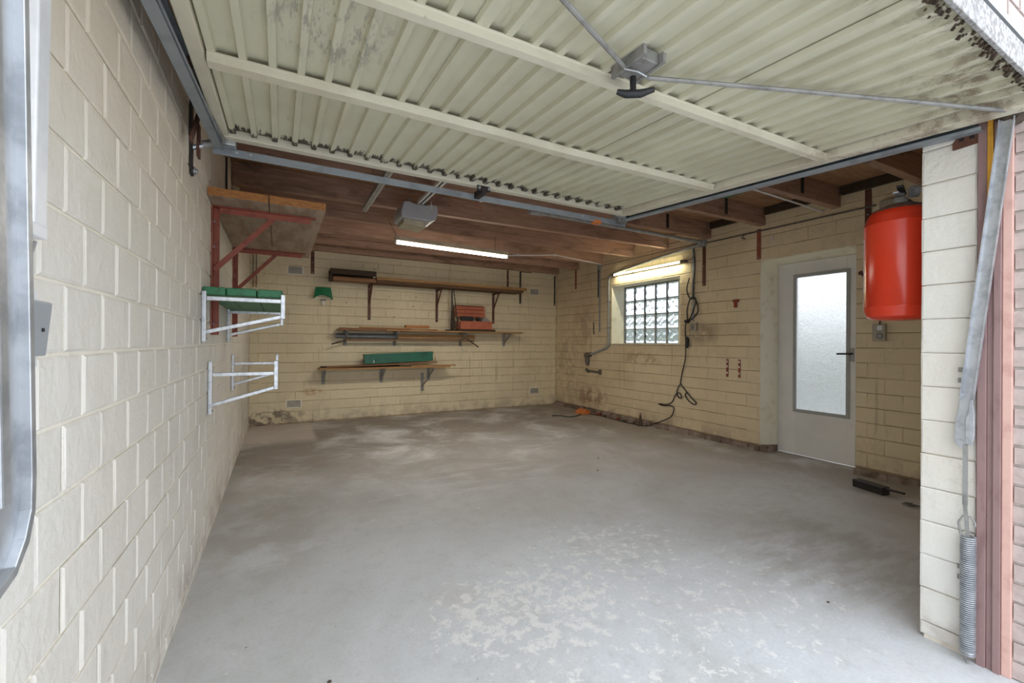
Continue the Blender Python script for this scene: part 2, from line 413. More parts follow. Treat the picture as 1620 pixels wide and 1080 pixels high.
def box(*a): return MB().box(*a)
def thing(name, loc, label, cat, group=None):
    o = bpy.data.objects.new(name, None); o.empty_display_size = .1; COL.objects.link(o); o.location = loc
    o['label'] = label; o['category'] = cat
    if group: o['group'] = group
    return o
def tag(o, label, cat, group=None, kind=None):
    o['label'] = label; o['category'] = cat
    if group: o['group'] = group
    if kind: o['kind'] = kind
    return o
def struct(o):
    o['kind'] = 'structure'; return o
def copy_tree(o, parent=None):
    c = o.copy(); COL.objects.link(c)
    if parent is not None: c.parent = parent
    for ch in list(o.children): copy_tree(ch, c)
    return c
def place(proto, used, loc, label, rz=0.0):
    o = copy_tree(proto) if used[0] else proto
    used[0] = True
    o.location = loc; o.rotation_euler = (0, 0, rz); o['label'] = label
    return o

XL, XR, YB, ZC = -.384, 4.95, 7.26, 2.83

# ------------------------------------------------------------------ structure: floor, walls, ceiling
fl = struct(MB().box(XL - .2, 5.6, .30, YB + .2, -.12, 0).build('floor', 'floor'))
dv = struct(MB().box(-9, 14, -9, .30, -.12, -.004).build('driveway', 'driveway'))
yd = struct(MB().box(5.6, 16, .30, 14, -.12, -.03).build('yard_ground', 'driveway'))

yw = struct(MB().box(9.0, 9.2, -1, 14, -.03, 1.95).build('added_backdrop_wall', 'backdrop'))  # unseen wall added outside to give contrast through the door and window glass

def block_mesh(name, mat, u, n, L, H, jit, D=.012, ch=.005):
    # u: axis index along the wall, n: (axis, sign) of the outward normal
    m = MB(); l, h = L / 2, H / 2
    def P(a, z, d):
        v = [0, 0, z]; v[u] = a; v[n[0]] = n[1] * d; return tuple(v)
    r = random.Random(jit)
    wob = .0035 if mat == 'wall_l' else .0055 if mat in ('wall_r', 'wall_b') else .003
    j = lambda s: r.uniform(-s, s)
    q = [(-l, -h), (l, -h), (l, h), (-l, h)]
    back = [P(a, z, 0) for a, z in q]
    mid = [P(a + j(wob * .6), z + j(wob * .6), D - ch * .8) for a, z in q]
    fr = [P(a - math.copysign(ch + r.uniform(0, wob), a), z - math.copysign(ch + r.uniform(0, wob), z), D + j(wob * .25)) for a, z in q]
    m.add(back + mid + fr, [(i, (i + 1) % 4, 4 + (i + 1) % 4, 4 + i) for i in range(4)] + [(4 + i, 4 + (i + 1) % 4, 8 + (i + 1) % 4, 8 + i) for i in range(4)] + [(8, 9, 10, 11)])
    return m.mesh(name, M[mat]) if name else m

def clad(parent, mat, u, n, plane, s0, s1, step, phase, zs, jointw, holes, near, limit, depth=.012, ch=.005, nm='concrete_block', jv=None):
    jv = jointw if jv is None else jv
    cells = []
    for k in range(len(zs) - 1):
        z0, z1 = zs[k], zs[k + 1]
        a = phase[k % 2]
        a -= math.ceil((a - s0) / step + 1) * step
        while a < s1:
            b0, b1 = max(a, s0), min(a + step, s1)
            a += step
            if b1 - b0 < .03: continue
            segs = [(b0, b1)]
            for (h0, h1, g0, g1) in holes:
                if z0 < g1 - .02 and z1 > g0 + .02:
                    ns = []
                    for c0, c1 in segs:
                        if c1 <= h0 or c0 >= h1: ns.append((c0, c1)); continue
                        if c0 < h0 - .025: ns.append((c0, h0))
                        if c1 > h1 + .025: ns.append((h1, c1))
                    segs = ns
            for c0, c1 in segs:
                cells.append((c0, c1, z0, z1))
            for (h0, h1, g0, g1) in holes:       # courses that only partly meet an opening keep a cut strip
                if z0 < g1 - .02 and z1 > g0 + .02:
                    e0, e1 = max(b0, h0), min(b1, h1)
                    if e1 - e0 > .02:
                        if z1 - g1 > .02: cells.append((e0, e1, g1, z1))
                        if g0 - z0 > .02: cells.append((e0, e1, z0, g0))
    cells.sort(key=lambda c: near((c[0] + c[1]) / 2, (c[2] + c[3]) / 2))
    full = {}
    rest = MB()
    for i, (c0, c1, z0, z1) in enumerate(cells):
        L, H = c1 - c0 - jv, z1 - z0 - jointw
        pos = [0, 0, (z0 + z1) / 2]; pos[u] = (c0 + c1) / 2; pos[n[0]] = plane
        dz = random.uniform(-.0012, .0012)
        pos[n[0]] += n[1] * dz
        if i < limit:
            key = (round(L, 3), round(H, 3), random.randrange(4) if abs(L - (step - jv)) < .002 else 0)
            if key not in full: full[key] = block_mesh(nm, mat, u, n, L, H, hash(key) & 255, depth, ch)
            o = bpy.data.objects.new(nm, full[key]); COL.objects.link(o)
            o.parent = parent; o.location = Vector(pos) - parent.location
        else:
            b = block_mesh(None, mat, u, n, L, H, i, depth, ch)
            rest.add([(v[0] + pos[0], v[1] + pos[1], v[2] + pos[2]) for v in b.v], b.f)
    if rest.v:
        o = rest.build('distant_blocks', mat, parent); o['kind'] = 'stuff'
    return len(cells)

def courses(z_ref, step, lo, hi):
    k = math.floor((lo - z_ref) / step) + 1
    out = [lo]
    while z_ref + k * step < hi - .02:
        if z_ref + k * step > lo + .03: out.append(z_ref + k * step)
        k += 1
    return out + [hi]

# walls: backing mortar plane (structure) with the blocks as its parts, standing proud of it
D = .012
DL = .006
wl = struct(box(XL - .2, XL - DL, .30, YB + .2, 0, ZC).build('wall_left', 'wall_lj'))
zs = courses(.2172, .1432, .02, 2.80)
clad(wl, 'wall_l', 1, (0, 1), XL - DL, .42, YB - .012, .2105, (1.0895, 1.20), zs, .009, [], lambda y, z: abs(y - .9) + .6 * abs(z - 1.2), 300, DL, .004)
wb = struct(box(XL - .2, XR + .5, YB + D, YB + .2, 0, ZC).build('wall_back', 'wall_bj'))
clad(wb, 'wall_b', 0, (1, -1), YB + D, XL, XR, .2425, (.212, .09), courses(.190, .146, .02, 2.80), .006, [], lambda x, z: abs(x - 2.2) * .5 + abs(z - 1.3), 300, D, .0025, jv=.0008)
HW = (4.19, 5.61, 1.236, 2.215)      # window opening
HD = (2.09, 3.04, -.1, 2.225)        # door opening
m = MB()
x0, x1 = XR + D, XR + .30
m.box(x0, x1, .70, HD[0], 0, ZC).box(x0, x1, HD[0], HD[1], HD[3], ZC).box(x0, x1, HD[1], HW[0], 0, ZC)
m.box(x0, x1, HW[0], HW[1], 0, HW[2]).box(x0, x1, HW[0], HW[1], HW[3], ZC).box(x0, x1, HW[1], YB + .2, 0, ZC)
wr = struct(m.build('wall_right', 'wall_rj'))
clad(wr, 'wall_r', 1, (0, -1), XR + D, .79, YB, .2680, (3.336, 3.47), courses(.2190, .1432, .075, 2.80), .006, [HW, HD], lambda y, z: abs(y - 3.6) + .4 * abs(z - 1.3), 300, D, .003, jv=.001)
# rough plinth strip under the block work of the right wall
pl = MB()
for a, b in ((.80, HD[0]), (HD[1], YB - .01)):
    n = int((b - a) / .12); ys = [a + (b - a) * i / n for i in range(n + 1)]
    for i in range(n):
        dx0, dx1 = .028 + .014 * math.sin(i * 1.7) + random.uniform(-.004, .004), .03
        h = .062 + random.uniform(-.010, .012)
        pl.box(XR - dx0, XR + .01, ys[i], ys[i + 1], 0, h)
M['plinth'] = simple('broken_plinth_concrete', (.36, .28, .23), .9, 0, (.17, .12, .09), 6, .38, .6, .5)
struct(pl.build('baseboard_right', 'plinth'))
# front wall: pier right of the opening, lintel over it
PX = 2.43
wf = struct(box(PX + D, 5.25, .60, .79 - D, 0, ZC).build('wall_front', 'wall_pj'))
clad(wf, 'wall_p', 1, (0, -1), PX + D, .62, .79, .17, (.62, .62), courses(.2172, .1432, .02, 2.20), .004, [], lambda y, z: 0, 300, D, .004)
clad(wf, 'wall_p', 0, (1, 1), .79 - D, PX, XR, .2680, (2.43, 2.56), courses(.2172, .1432, .02, 2.80), .005, [], lambda y, z: 0, 300, D, .004)
struct(box(XL - .2, PX + .01, .60, .79, 2.42, ZC).build('trim_1', 'wall_pj'))
# ceiling boards
cb = struct(MB().box(XL - .2, 5.3, .45, YB + .2, ZC + .02, ZC + .10).build('ceiling', 'board'))
yy = .60
while yy < YB:
    w = .595 if yy + .6 < YB else YB - yy
    for k, (xa, xb) in enumerate(((XL, 1.35), (1.355, 3.2), (3.205, XR))):
        MB().box(xa, xb, yy, yy + w, ZC, ZC + .019 - .001 * k).build('ceiling_board', 'board', cb)
    yy += .60

# ------------------------------------------------------------------ outside brick jamb and facade
fb = struct(box(PX + .012, 5.25, .445, .599, 0, 3.2).build('wall_brick', 'mortar'))
zb = .0
i = 0
while zb < 3.15:
    h = .073
    MB().box(PX, PX + .10, .442, .523 - (i % 2) * .003, zb + .006, zb + .067).build('brick', 'brick', fb)
    zb += h; i += 1
# brick course over the opening
zb = 2.270
fo = struct(box(XL - .2, PX, .457, .599, 2.245, 3.2).build('wall_facade', 'mortar'))
r = 0
while zb < 2.9:
    xx = XL - .2 + (.12 if r % 2 else 0)
    while xx < PX - .02:
        MB().box(xx + .004, min(xx + .226, PX - .002), .446, .47, zb + .006, zb + .067).build('brick', 'brick', fo)
        xx += .235
    zb += .073; r += 1
MB().box(XL, PX - .002, .437, .456, 2.246, 2.268).build('flashing_strip', 'grey_pl', fo)

# ------------------------------------------------------------------ door frame on the right jamb
dfm = thing('garage_door_frame', (PX, .58, 0), 'mauve brown stepped door frame up the right jamb of the garage opening', 'door frame')
MB().box(PX - .016, PX + .02, .590, .616, 0, 2.28).build('outer_batten', 'mauve', dfm, .002)
MB().box(PX - .008, PX + .02, .572, .590, 0, 2.28).build('middle_batten', 'mauve', dfm, .002)
MB().box(PX - .018, PX + .02, .551, .572, 0, 2.28).build('inner_batten', 'mauve', dfm, .002)
sal = MB().box(PX - .010, PX + .02, .5235, .5505, 0, 2.25).build('rendered_edge', 'salmon', None, .003)
tag(sal, 'salmon pink rendered strip between the brickwork and the brown door frame', 'render strip')
yel = MB().box(PX - .012, PX + .006, .5755, .5885, 1.55, 2.28)
yf = MB().box(PX - .022, PX - .009, .574, .589, 1.72, 2.20).build('foam_strip', 'yellow', None, .002)
tag(yf, 'orange yellow foam strip behind the top of the right galvanised lever arm', 'foam strip')

# ------------------------------------------------------------------ door (right wall)
dr = struct(thing('door_1', (5.15, 2.56, 0), '', 'door'))
del dr['label']; del dr['category']
DX = 5.15
m = MB()
m.box(DX, DX + .045, 2.175, 2.255, .012, 2.176).box(DX, DX + .045, 2.752, 2.948, .012, 2.176)
m.box(DX, DX + .045, 2.255, 2.752, .012, .525).box(DX, DX + .045, 2.255, 2.752, 2.008, 2.176)
m.build('door_leaf', 'door', dr, .002)
m = MB()
for (a, b, c, d) in ((2.225, 2.257, .49, 2.04), (2.745, 2.777, .49, 2.04), (2.257, 2.745, .49, .525), (2.257, 2.745, 2.005, 2.04)):
    m.box(DX - .014, DX + .004, a, b, c, d)
m.build('glazing_bead', 'doorframe', dr, .003)
box(DX + .016, DX + .022, 2.25, 2.76, .52, 2.01).build('pane', 'doorglass', dr)
h = MB().tube([(DX - .002, 2.205, 1.16), (DX - .05, 2.205, 1.16)], .009, 10).tube([(DX - .05, 2.20, 1.16), (DX - .055, 2.32, 1.156)], .010, 10)
h.build('door_handle', 'black_steel', dr)
box(DX - .004, DX + .003, 2.185, 2.222, 1.08, 1.22).build('lock_plate', 'doorframe', dr)
# splayed reveal of the door opening
m = MB()
m.prism([(XR + .002, HD[1] + .002), (XR + .30, HD[1] + .002), (XR + .30, 2.953), (DX, 2.953)], 2, .075, 2.23)
m.prism([(XR + .002, HD[0] - .002), (XR + .30, HD[0] - .002), (XR + .30, 2.168), (DX, 2.168)], 2, 0, 2.23)
m.prism([(XR + .002, 2.228), (XR + .30, 2.228), (XR + .30, 2.180), (DX, 2.180)], 1, HD[0], HD[1])
struct(m.build('trim_2', 'reveal'))
struct(box(XR - .01, DX + .02, HD[1] - .085, HD[1], 0, .075).build('trim_3', 'plinth'))
# ------------------------------------------------------------------ window of glass blocks
wn = struct(thing('window_1', (5.23, 5.0, 1.236), '', 'window'))
del wn['label']; del wn['category']
gm = MB()
GX = 5.23; pw, ph = .2285, .2355
y_hi, z_lo = 5.60, 1.252
def glass_block(y0, y1, z0, z1):
    m = MB()
    m.box(GX, GX + .06, y0, y1, z0, z1)
    return m
first = None
for a in range(5):
    for b in range(4):
        y1 = y_hi - a * pw; z0 = z_lo + b * ph
        if first is None:
            first = []
            e = .007; iy, iz = pw - 2 * e, ph - 2 * e; N = 10
            for kind in range(3):
                g = MB()
                def relief(u, v):
                    ed = min(1 - abs(u), 1 - abs(v))
                    d_ = .004 if ed > .12 else -.008 * (1 - ed / .12)
                    if ed < .22: return d_
                    if kind == 0: return d_ + .010 * math.cos(7.5 * (u + v))
                    if kind == 1: return d_ + .010 * math.cos(6.5 * abs(u) - 6.5 * abs(v))
                    return d_ + .009 * math.sin(5 * u + 2.5 * math.sin(4 * v))
                for sgn, x0_ in ((-1, .010), (1, .060)):
                    vs = []
                    for i in range(N + 1):
                        for j in range(N + 1):
                            u_, v_ = -1 + 2 * i / N, -1 + 2 * j / N
                            vs.append((x0_ + sgn * relief(u_, v_) * (1 if sgn < 0 else .5), u_ * iy / 2, v_ * iz / 2))
                    g.add(vs, [(i * (N + 1) + j, (i + 1) * (N + 1) + j, (i + 1) * (N + 1) + j + 1, i * (N + 1) + j + 1) for i in range(N) for j in range(N)])
                M2 = (N + 1) ** 2
                ringi = [j for j in range(N + 1)] + [i * (N + 1) + N for i in range(1, N + 1)] + [N * (N + 1) + j for j in range(N - 1, -1, -1)] + [i * (N + 1) for i in range(N - 1, 0, -1)]
                g.f += [(ringi[k], ringi[(k + 1) % len(ringi)], M2 + ringi[(k + 1) % len(ringi)], M2 + ringi[k]) for k in range(len(ringi))]
                g.smooth = True
                first.append(g.mesh('glass_block', M['glassblock']))
        o = bpy.data.objects.new('glass_block', first[(a * 2 + b * 3 + a * b) % 3]); COL.objects.link(o); o.parent = wn
        o.location = Vector((GX, y1 - pw / 2, z0 + ph / 2)) - wn.location
m = MB()
for a in range(6):
    y = y_hi - a * pw; m.box(GX + .004, GX + .066, y - .007, y + .007, z_lo, z_lo + 4 * ph)
for b in range(5):
    z = z_lo + b * ph; m.box(GX + .005, GX + .065, y_hi - 5 * pw, y_hi, z - .007, z + .007)
m.build('joint_grid', 'greyframe', wn)
MB().box(GX - .004, GX + .07, HW[0], HW[1], z_lo + 4 * ph + .006, HW[3] + .03).build('top_bar', 'greyframe', wn)
MB().box(GX - .002, GX + .07, HW[0], y_hi - 5 * pw - .006, z_lo - .016, z_lo + 4 * ph + .006).build('edge_bar', 'white_metal', wn)
m = MB()
m.box(XR + .002, GX, HW[1] - .006, HW[1] + .002, HW[2], HW[3]).box(XR + .002, GX, HW[0] - .002, HW[0] + .006, HW[2], HW[3])
m.box(XR + .002, GX, HW[0], HW[1], HW[3] - .006, HW[3] + .002).box(XR - .004, GX + .02, HW[0], HW[1], HW[2] - .004, HW[2] + .010)
struct(m.build('trim_4', 'reveal'))

# ------------------------------------------------------------------ ceiling joists
JY = [7.20, 6.55, 5.87, 5.13, 4.43, 3.73, 3.02, 2.26, 1.55, .90]
SK = .11
jg = 'timber joists across the ceiling'
jl = ['darkest timber joist tight against the back wall', 'timber joist second from the back wall', 'timber joist third from the back wall, white conduit on it',
      'timber joist directly above the hanging fluorescent light', 'timber joist just in front of the hanging fluorescent light',
      'timber joist carrying the grey conduit above the opener rail', 'cracked timber joist behind the far edge of the raised garage door',
      'timber joist left of the red fire extinguisher top, white conduit beside it', 'timber joist right above the fire extinguisher valve', 'timber joist nearest the garage opening, hidden behind the raised door']
JO = []
for i, y in enumerate(JY):
    t = thing('ceiling_joist', (2.28, y, 2.63), jl[i], 'joist', jg)
    z1 = ZC
    sk = SK if 0 < i < 9 else 0.0
    def jx(xa, xb, za, zb, w):
        f = lambda x: y + sk * (XR - x) / (XR - XL)
        return MB().prism([(xa, f(xa) - w), (xb, f(xb) - w), (xb, f(xb) + w), (xa, f(xa) + w)], 2, za, zb)
    if i in (1, 3, 6):
        jx(XL + .003, XR - .003, 2.63, 2.725, .036).build('lower_plank', 'joist', t, .003)
        jx(XL + .003, XR - .003, 2.729, z1 - .001, .034).build('upper_plank', 'joist', t, .003)
    else:
        jx(XL + .003, XR - .003, 2.63, z1 - .001, .036).build('beam', 'darkwood' if i == 0 and False else 'joist', t, .003)
    JO.append(t)
def jyat(i, x): return JY[i] + (SK if 0 < i < 9 else 0) * (XR - x) / (XR - XL)

# blocking planks lying on top of the right wall between joists
for i, (a, b) in enumerate(((JY[8], JY[7]), (JY[7], JY[6]), (JY[6], JY[5]))):
    o = box(XR - .05, XR - .002, a + .045, b - .045, 2.745, ZC - .002).build('wall_plate', 'darkwood', None, .003)
    tag(o, ['dark timber blocking between the joists above the fire extinguisher', 'dark timber blocking between joists above the door', 'dark timber blocking between joists left of the door'][i], 'timber', 'blocking on the right wall')
# green battens under the ceiling boards
for i, (y0, y1) in enumerate(((1.60, 2.20), (2.31, 2.97), (3.05, 3.40))):
    o = box(4.10, 4.19, y0, y1, ZC - .022, ZC - .002).build('green_batten', 'green', None, .002)
    tag(o, ['green painted batten under the ceiling boards, nearest the garage opening', 'green painted batten under the ceiling boards above the door', 'short green batten behind the rail corner'][i], 'batten', 'green battens under the ceiling')
proto = thing('joist_hanger', (0, 0, 0), 'x', 'joist hanger', 'black joist hanger straps'); used = [False]
MB().box(-.02, .02, -.008, 0, -.14, .03).build('strap', 'black_steel', proto, .001)
MB().box(-.02, .02, -.008, .05, .03, .036).build('lip', 'black_steel', proto, .001)
for x, i, l in ((4.27, 7, 'black hanger strap on the joist beside the white conduit, right side'), (4.25, 6, 'black hanger strap on the joist above the door side'), (4.15, 5, 'black hanger strap with green paint near the rail corner')):
    place(proto, used, (x, jyat(i, x) - .038, 2.80), l)

# ------------------------------------------------------------------ garage door leaf
def zp(y): return 2.11 + (y - .43) * .0665
LX0, LX1, LY0, LY1 = -.27, 2.36, .43, 2.545
lf = thing('garage_door_leaf', ((LX0 + LX1) / 2, 1.5, 2.2), 'raised cream ribbed metal up-and-over garage door hanging under the joists', 'garage door')
ribs = [-.207 + .0893 * k for k in range(8)] + [.594 + .0905 * k for k in range(10)] + [1.50 + .0905 * k for k in range(9)]
seams = [.5, 1.415]
def sheet(xa, xb, name):
    # corrugated profile: flat pans, narrow crests standing down towards the garage
    xs = [(xa, 0)]
    for c in ribs:
        if xa + .01 < c < xb - .01:
            xs += [(c - .015, 0), (c - .011, 1), (c + .011, 1), (c + .015, 0)]
    xs.append((xb, 0))
    m = MB(); n = len(xs)
    vs = []
    for y in (LY0 + .01, LY1 - .01):
        for x, k in xs: vs.append((x, y, zp(y) + .026 - .020 * k))
    for y in (LY0 + .01, LY1 - .01):
        for x, k in xs: vs.append((x, y, zp(y) + .029 - .020 * k))
    fs = [(i, i + 1, n + i + 1, n + i) for i in range(n - 1)] + [(2 * n + i + 1, 2 * n + i, 3 * n + i, 3 * n + i + 1) for i in range(n - 1)]
    m.add(vs, fs)
    return m.build(name, 'leaf', lf)
sheet(LX0 + .02, .500, 'ribbed_sheet'); sheet(.500, 1.415, 'ribbed_sheet'); sheet(1.415, LX1 - .079, 'ribbed_sheet')
for sx in seams:
    m = MB()
    m.add([(sx - .008, LY0 + .02, zp(LY0) + .008), (sx + .028, LY0 + .02, zp(LY0) + .008), (sx + .028, LY1 - .03, zp(LY1) + .008), (sx - .008, LY1 - .03, zp(LY1) + .008),
           (sx - .014, LY0 + .02, zp(LY0) + .023), (sx + .034, LY0 + .02, zp(LY0) + .023), (sx + .034, LY1 - .03, zp(LY1) + .023), (sx - .014, LY1 - .03, zp(LY1) + .023)], BOXF)
    m.build('seam_strip', 'leaf', lf)
def sbar(x0, x1, y0, y1, dz0, dz1):
    return MB().add([(x0, y0, zp(y0) + dz0), (x1, y0, zp(y0) + dz0), (x1, y1, zp(y1) + dz0), (x0, y1, zp(y1) + dz0), (x0, y0, zp(y0) + dz1), (x1, y0, zp(y0) + dz1), (x1, y1, zp(y1) + dz1), (x0, y1, zp(y1) + dz1)], BOXF)
sbar(LX0, LX1, LY1 - .062, LY1, -.012, .035).build('far_frame_bar', 'leafframe', lf, .004)
sbar(LX1 - .070, LX1, LY0, LY1 - .062, -.016, .035).build('side_frame_bar', 'leafframe', lf, .003)
sbar(LX0, LX0 + .045, LY0, LY1 - .062, -.010, .035).build('side_frame_bar', 'leafframe', lf, .003)
sbar(LX0, LX1, LY0 - .012, LY0, -.004, .080).build('outer_edge_flange', 'lintel', lf, .002)
mo = MB(); rm = random.Random(5)
for i in range(230):
    x = LX0 + .9 + 1.72 * rm.random() ** .8; y = LY0 + .004 + abs(rm.gauss(0, .012)); q = rm.uniform(.003, .010); z = zp(y) + rm.uniform(-.006, .004)
    mo.add([(x - q, y - q, z), (x + q, y - q * .6, z + q * .3), (x, y + q, z), (x + rm.uniform(-q, q) * .5, y, z - q * .9), (x, y, z + q)], [(0, 1, 3), (1, 2, 3), (2, 0, 3), (0, 4, 1), (1, 4, 2), (2, 4, 0)])
mo.build('moss_debris', 'dirt', lf)['kind'] = 'stuff'
# cross braces: folded hat sections, bolted on the crests
def brace(pts, w):
    m = MB()
    prof = [(-.5, .006), (-.42, .002), (-.34, -.020), (.34, -.020), (.42, .002), (.5, .006)]
    vs = []
    for (x, y) in pts:
        for a, b in prof: vs.append((x, y + a * w, zp(y) + b - .002))
        for a, b in reversed(prof): vs.append((x, y + a * w, zp(y) + b + .002))
    n = 2 * len(prof); fs = []
    for i in range(len(pts) - 1):
        fs += [(i * n + k, i * n + (k + 1) % n, (i + 1) * n + (k + 1) % n, (i + 1) * n + k) for k in range(n)]
    fs += [tuple(range(n)), tuple(range((len(pts) - 1) * n, len(pts) * n))]
    return m.add(vs, fs).build('cross_brace', 'leafframe', lf)
brace([(-.22, 1.757), (.5, 1.745), (1.2, 1.748), (2.28, 1.715)], .068)
brace([(-.22, 1.175), (.2, 1.168), (.7, 1.152), (1.2, 1.142), (2.30, 1.108)], .044)
# lock box with T handle and two locking rods
lk = box(.965, 1.035, .965, 1.070, zp(1.0) - .026, zp(1.0) + .012).build('lock_box', 'galv_dull', lf, .003)
MB().box(.953, .965, .945, 1.09, zp(1) - .028, zp(1) + .01).build('lock_guide', 'galv_dull', lk)
MB().box(1.035, 1.047, .945, 1.09, zp(1) - .028, zp(1) + .01).build('lock_guide', 'galv_dull', lk)
m = MB().tube([(1.012, 1.05, zp(1) - .02), (1.012, 1.05, zp(1) - .075)], .010, 10)
m.tube([(.965, 1.075, zp(1) - .075), (.99, 1.06, zp(1) - .083), (1.03, 1.035, zp(1) - .083), (1.065, 1.01, zp(1) - .072)], [.008, .013, .013, .008], 10)
m.build('t_handle', 'black', lf)
MB().tube([(.955, 1.03, zp(1.03) - .024), (.65, .908, zp(.9) - .020), (.2, .73, zp(.7) - .014), (-.2, .57, zp(.5) - .01)], .0075, 8).build('locking_rod', 'galv_dull', lf)
MB().tube([(1.06, 1.035, zp(1.03) - .024), (1.5, .855, zp(.9) - .020), (1.9, .69, zp(.7) - .014), (2.31, .52, zp(.5) - .01)], .0075, 8).build('locking_rod', 'galv_dull', lf)
MB().tube([(.955, 1.03, zp(1) - .028), (.985, 1.0, zp(1) - .045), (1.02, 1.0, zp(1) - .050), (1.06, 1.035, zp(1) - .028)], .003, 6).build('link_wire', 'galv', lf)
# sensor bracket hanging at the far edge of the leaf
sb = thing('door_arm_bracket', (1.14, 2.55, 2.24), 'small black steel bracket with two bolts on the far edge of the raised door', 'bracket')
MB().box(1.085, 1.175, 2.479, 2.486, 2.205, 2.240).build('plate', 'black_steel', sb, .002)
MB().box(1.115, 1.150, 2.47, 2.60, 2.19, 2.232).build('arm', 'black_steel', sb, .002)
for x in (1.098, 1.162): MB().lathe([(.009, -.006), (.009, .004)], (x, 2.474, 2.222), 10, 1).build('bolt', 'galv', sb)
MB().tube([(1.13, 2.6, 2.20), (1.15, 2.64, 2.16), (1.19, 2.66, 2.17), (1.21, 2.68, 2.13)], .0018, 5).build('wire', 'redmark', sb)

# ------------------------------------------------------------------ guide rails and rear bar
def crail(x, sgn, ya, yb, name, label, xa=None):
    t = thing(name, (x, (ya + yb) / 2, 2.2), label, 'guide rail', 'guide rails of the garage door')
    xa = x if xa is None else xa
    def ln(dx0, dx1, dz0, dz1):
        a, b = (ya, yb); za, zb = zp(ya) - .008, zp(yb) - .008
        return MB().add([(xa + sgn * dx0, a, za + dz0), (xa + sgn * dx1, a, za + dz0), (x + sgn * dx1, b, zb + dz0), (x + sgn * dx0, b, zb + dz0),
                         (xa + sgn * dx0, a, za + dz1), (xa + sgn * dx1, a, za + dz1), (x + sgn * dx1, b, zb + dz1), (x + sgn * dx0, b, zb + dz1)], BOXF)
    ln(0, .004, -.022, .030).build('web', 'rail_in', t)
    ln(-.034, .004, -.026, -.022).build('lower_flange', 'rail', t)
    ln(-.034, .004, .030, .034).build('upper_flange', 'rail', t)
    ln(-.036, -.032, -.026, -.012).build('lip', 'rail', t)
    return t
rr = crail(2.418, 1, .60, 2.62, 'guide_rail', 'blue grey steel guide rail along the right edge of the raised door')
rl = crail(-.285, -1, .60, 2.62, 'guide_rail', 'blue grey steel guide rail along the left wall beside the raised door', -.352)
# outer body of the left rail, seen from below
MB().add([(-.352, .6, 2.085), (-.318, .6, 2.085), (-.255, 2.62, 2.207), (-.292, 2.62, 2.207), (-.352, .6, 2.088), (-.318, .6, 2.088), (-.255, 2.62, 2.211), (-.292, 2.62, 2.211)], BOXF).build('bottom_plate', 'rail', rl)
rb = thing('rear_cross_bar', (1.06, 2.61, 2.2), 'grey painted angle iron bar across the garage behind the raised door', 'steel bar')
MB().box(-.30, 2.43, 2.598, 2.602, 2.185, 2.222).build('front_flange', 'rail', rb)
MB().box(-.30, 2.43, 2.602, 2.630, 2.218, 2.222).build('top_flange', 'rail', rb)
MB().box(-.30, 2.43, 2.590, 2.598, 2.181, 2.187).build('lower_edge', 'rail', rb)
for x in (-.20, -.14, 2.0): MB().lathe([(.008, -.006), (.008, .0)], (x, 2.596, 2.205), 10, 1).build('bolt', 'galv', rb)
MB().box(2.33, 2.41, 2.56, 2.64, 2.20, 2.275).build('corner_bracket', 'galv_dull', rb, .004)
MB().tube([(2.30, 2.55, 2.25), (2.38, 2.55, 2.25)], .020, 12).build('roller', 'galv', rb)
tp = MB().box(2.10, 2.19, 2.594, 2.606, 2.176, 2.192).box(2.115, 2.175, 2.589, 2.634, 2.17, 2.197).build('tape_patch', 'orange', None, .002)
tag(tp, 'orange tape patch wrapped around the right end of the rear cross bar', 'tape')
sl = thing('suspension_strap', (-.30, 2.62, 2.2), 'pale slotted bracket and roller at the left corner of the rear bar', 'bracket')
MB().box(-.36, -.35, 2.55, 2.60, 2.14, 2.30).build('slotted_plate', 'brown_steel', sl, .001)
MB().box(-.30, -.20, 2.53, 2.60, 2.215, 2.25).build('clamp', 'galv', sl, .004)
MB().tube([(-.34, 2.58, 2.21), (-.29, 2.58, 2.23)], .018, 10).build('roller', 'galv_dull', sl)
MB().tube([(-.38, 2.56, 2.18), (-.34, 2.57, 2.20)], .012, 8).build('bolt', 'galv', sl)
# strap from the joist down the left wall in front of the rail
t = thing('hanging_strap', (XL, 2.54, 2.04), 'black steel strap hanging down the left wall behind the guide rail, bolt at its foot', 'steel strap')
MB().box(XL + .001, XL + .010, 2.515, 2.565, 2.04, 2.80).build('flat_bar', 'black_steel', t, .001)
MB().lathe([(.020, 0), (.020, .006), (.010, .008), (.010, .016)], (XL + .010, 2.585, 2.075), 14, 0).build('bolt', 'galv', t)
MB().box(XL + .001, XL + .008, 2.56, 2.605, 2.055, 2.095).build('tab', 'black_steel', t, .001)
ln_ = thing('lever_link', (-.30, 2.0, 2.2), 'dark grey pressed steel link beside the left edge of the raised door', 'steel link')
MB().bar((-.290, 1.83, 2.215), (-.262, 2.12, 2.262), .008, .028).bar((-.275, 2.10, 2.252), (-.245, 2.52, 2.235), .008, .050).build('link_arm', 'galv_dull', ln_, .002)
MB().lathe([(.016, 0), (.016, .01)], (-.285, 1.84, 2.22), 12, 0).build('pivot', 'brown_steel', ln_)
MB().lathe([(.008, 0), (.008, .01)], (-.270, 2.13, 2.25), 12, 0).build('rivet', 'galv', ln_)
MB().bar((-.345, 2.30, 2.12), (-.335, 2.44, 2.30), .006, .04).build('slotted_bar', 'brown_steel', ln_, .001)

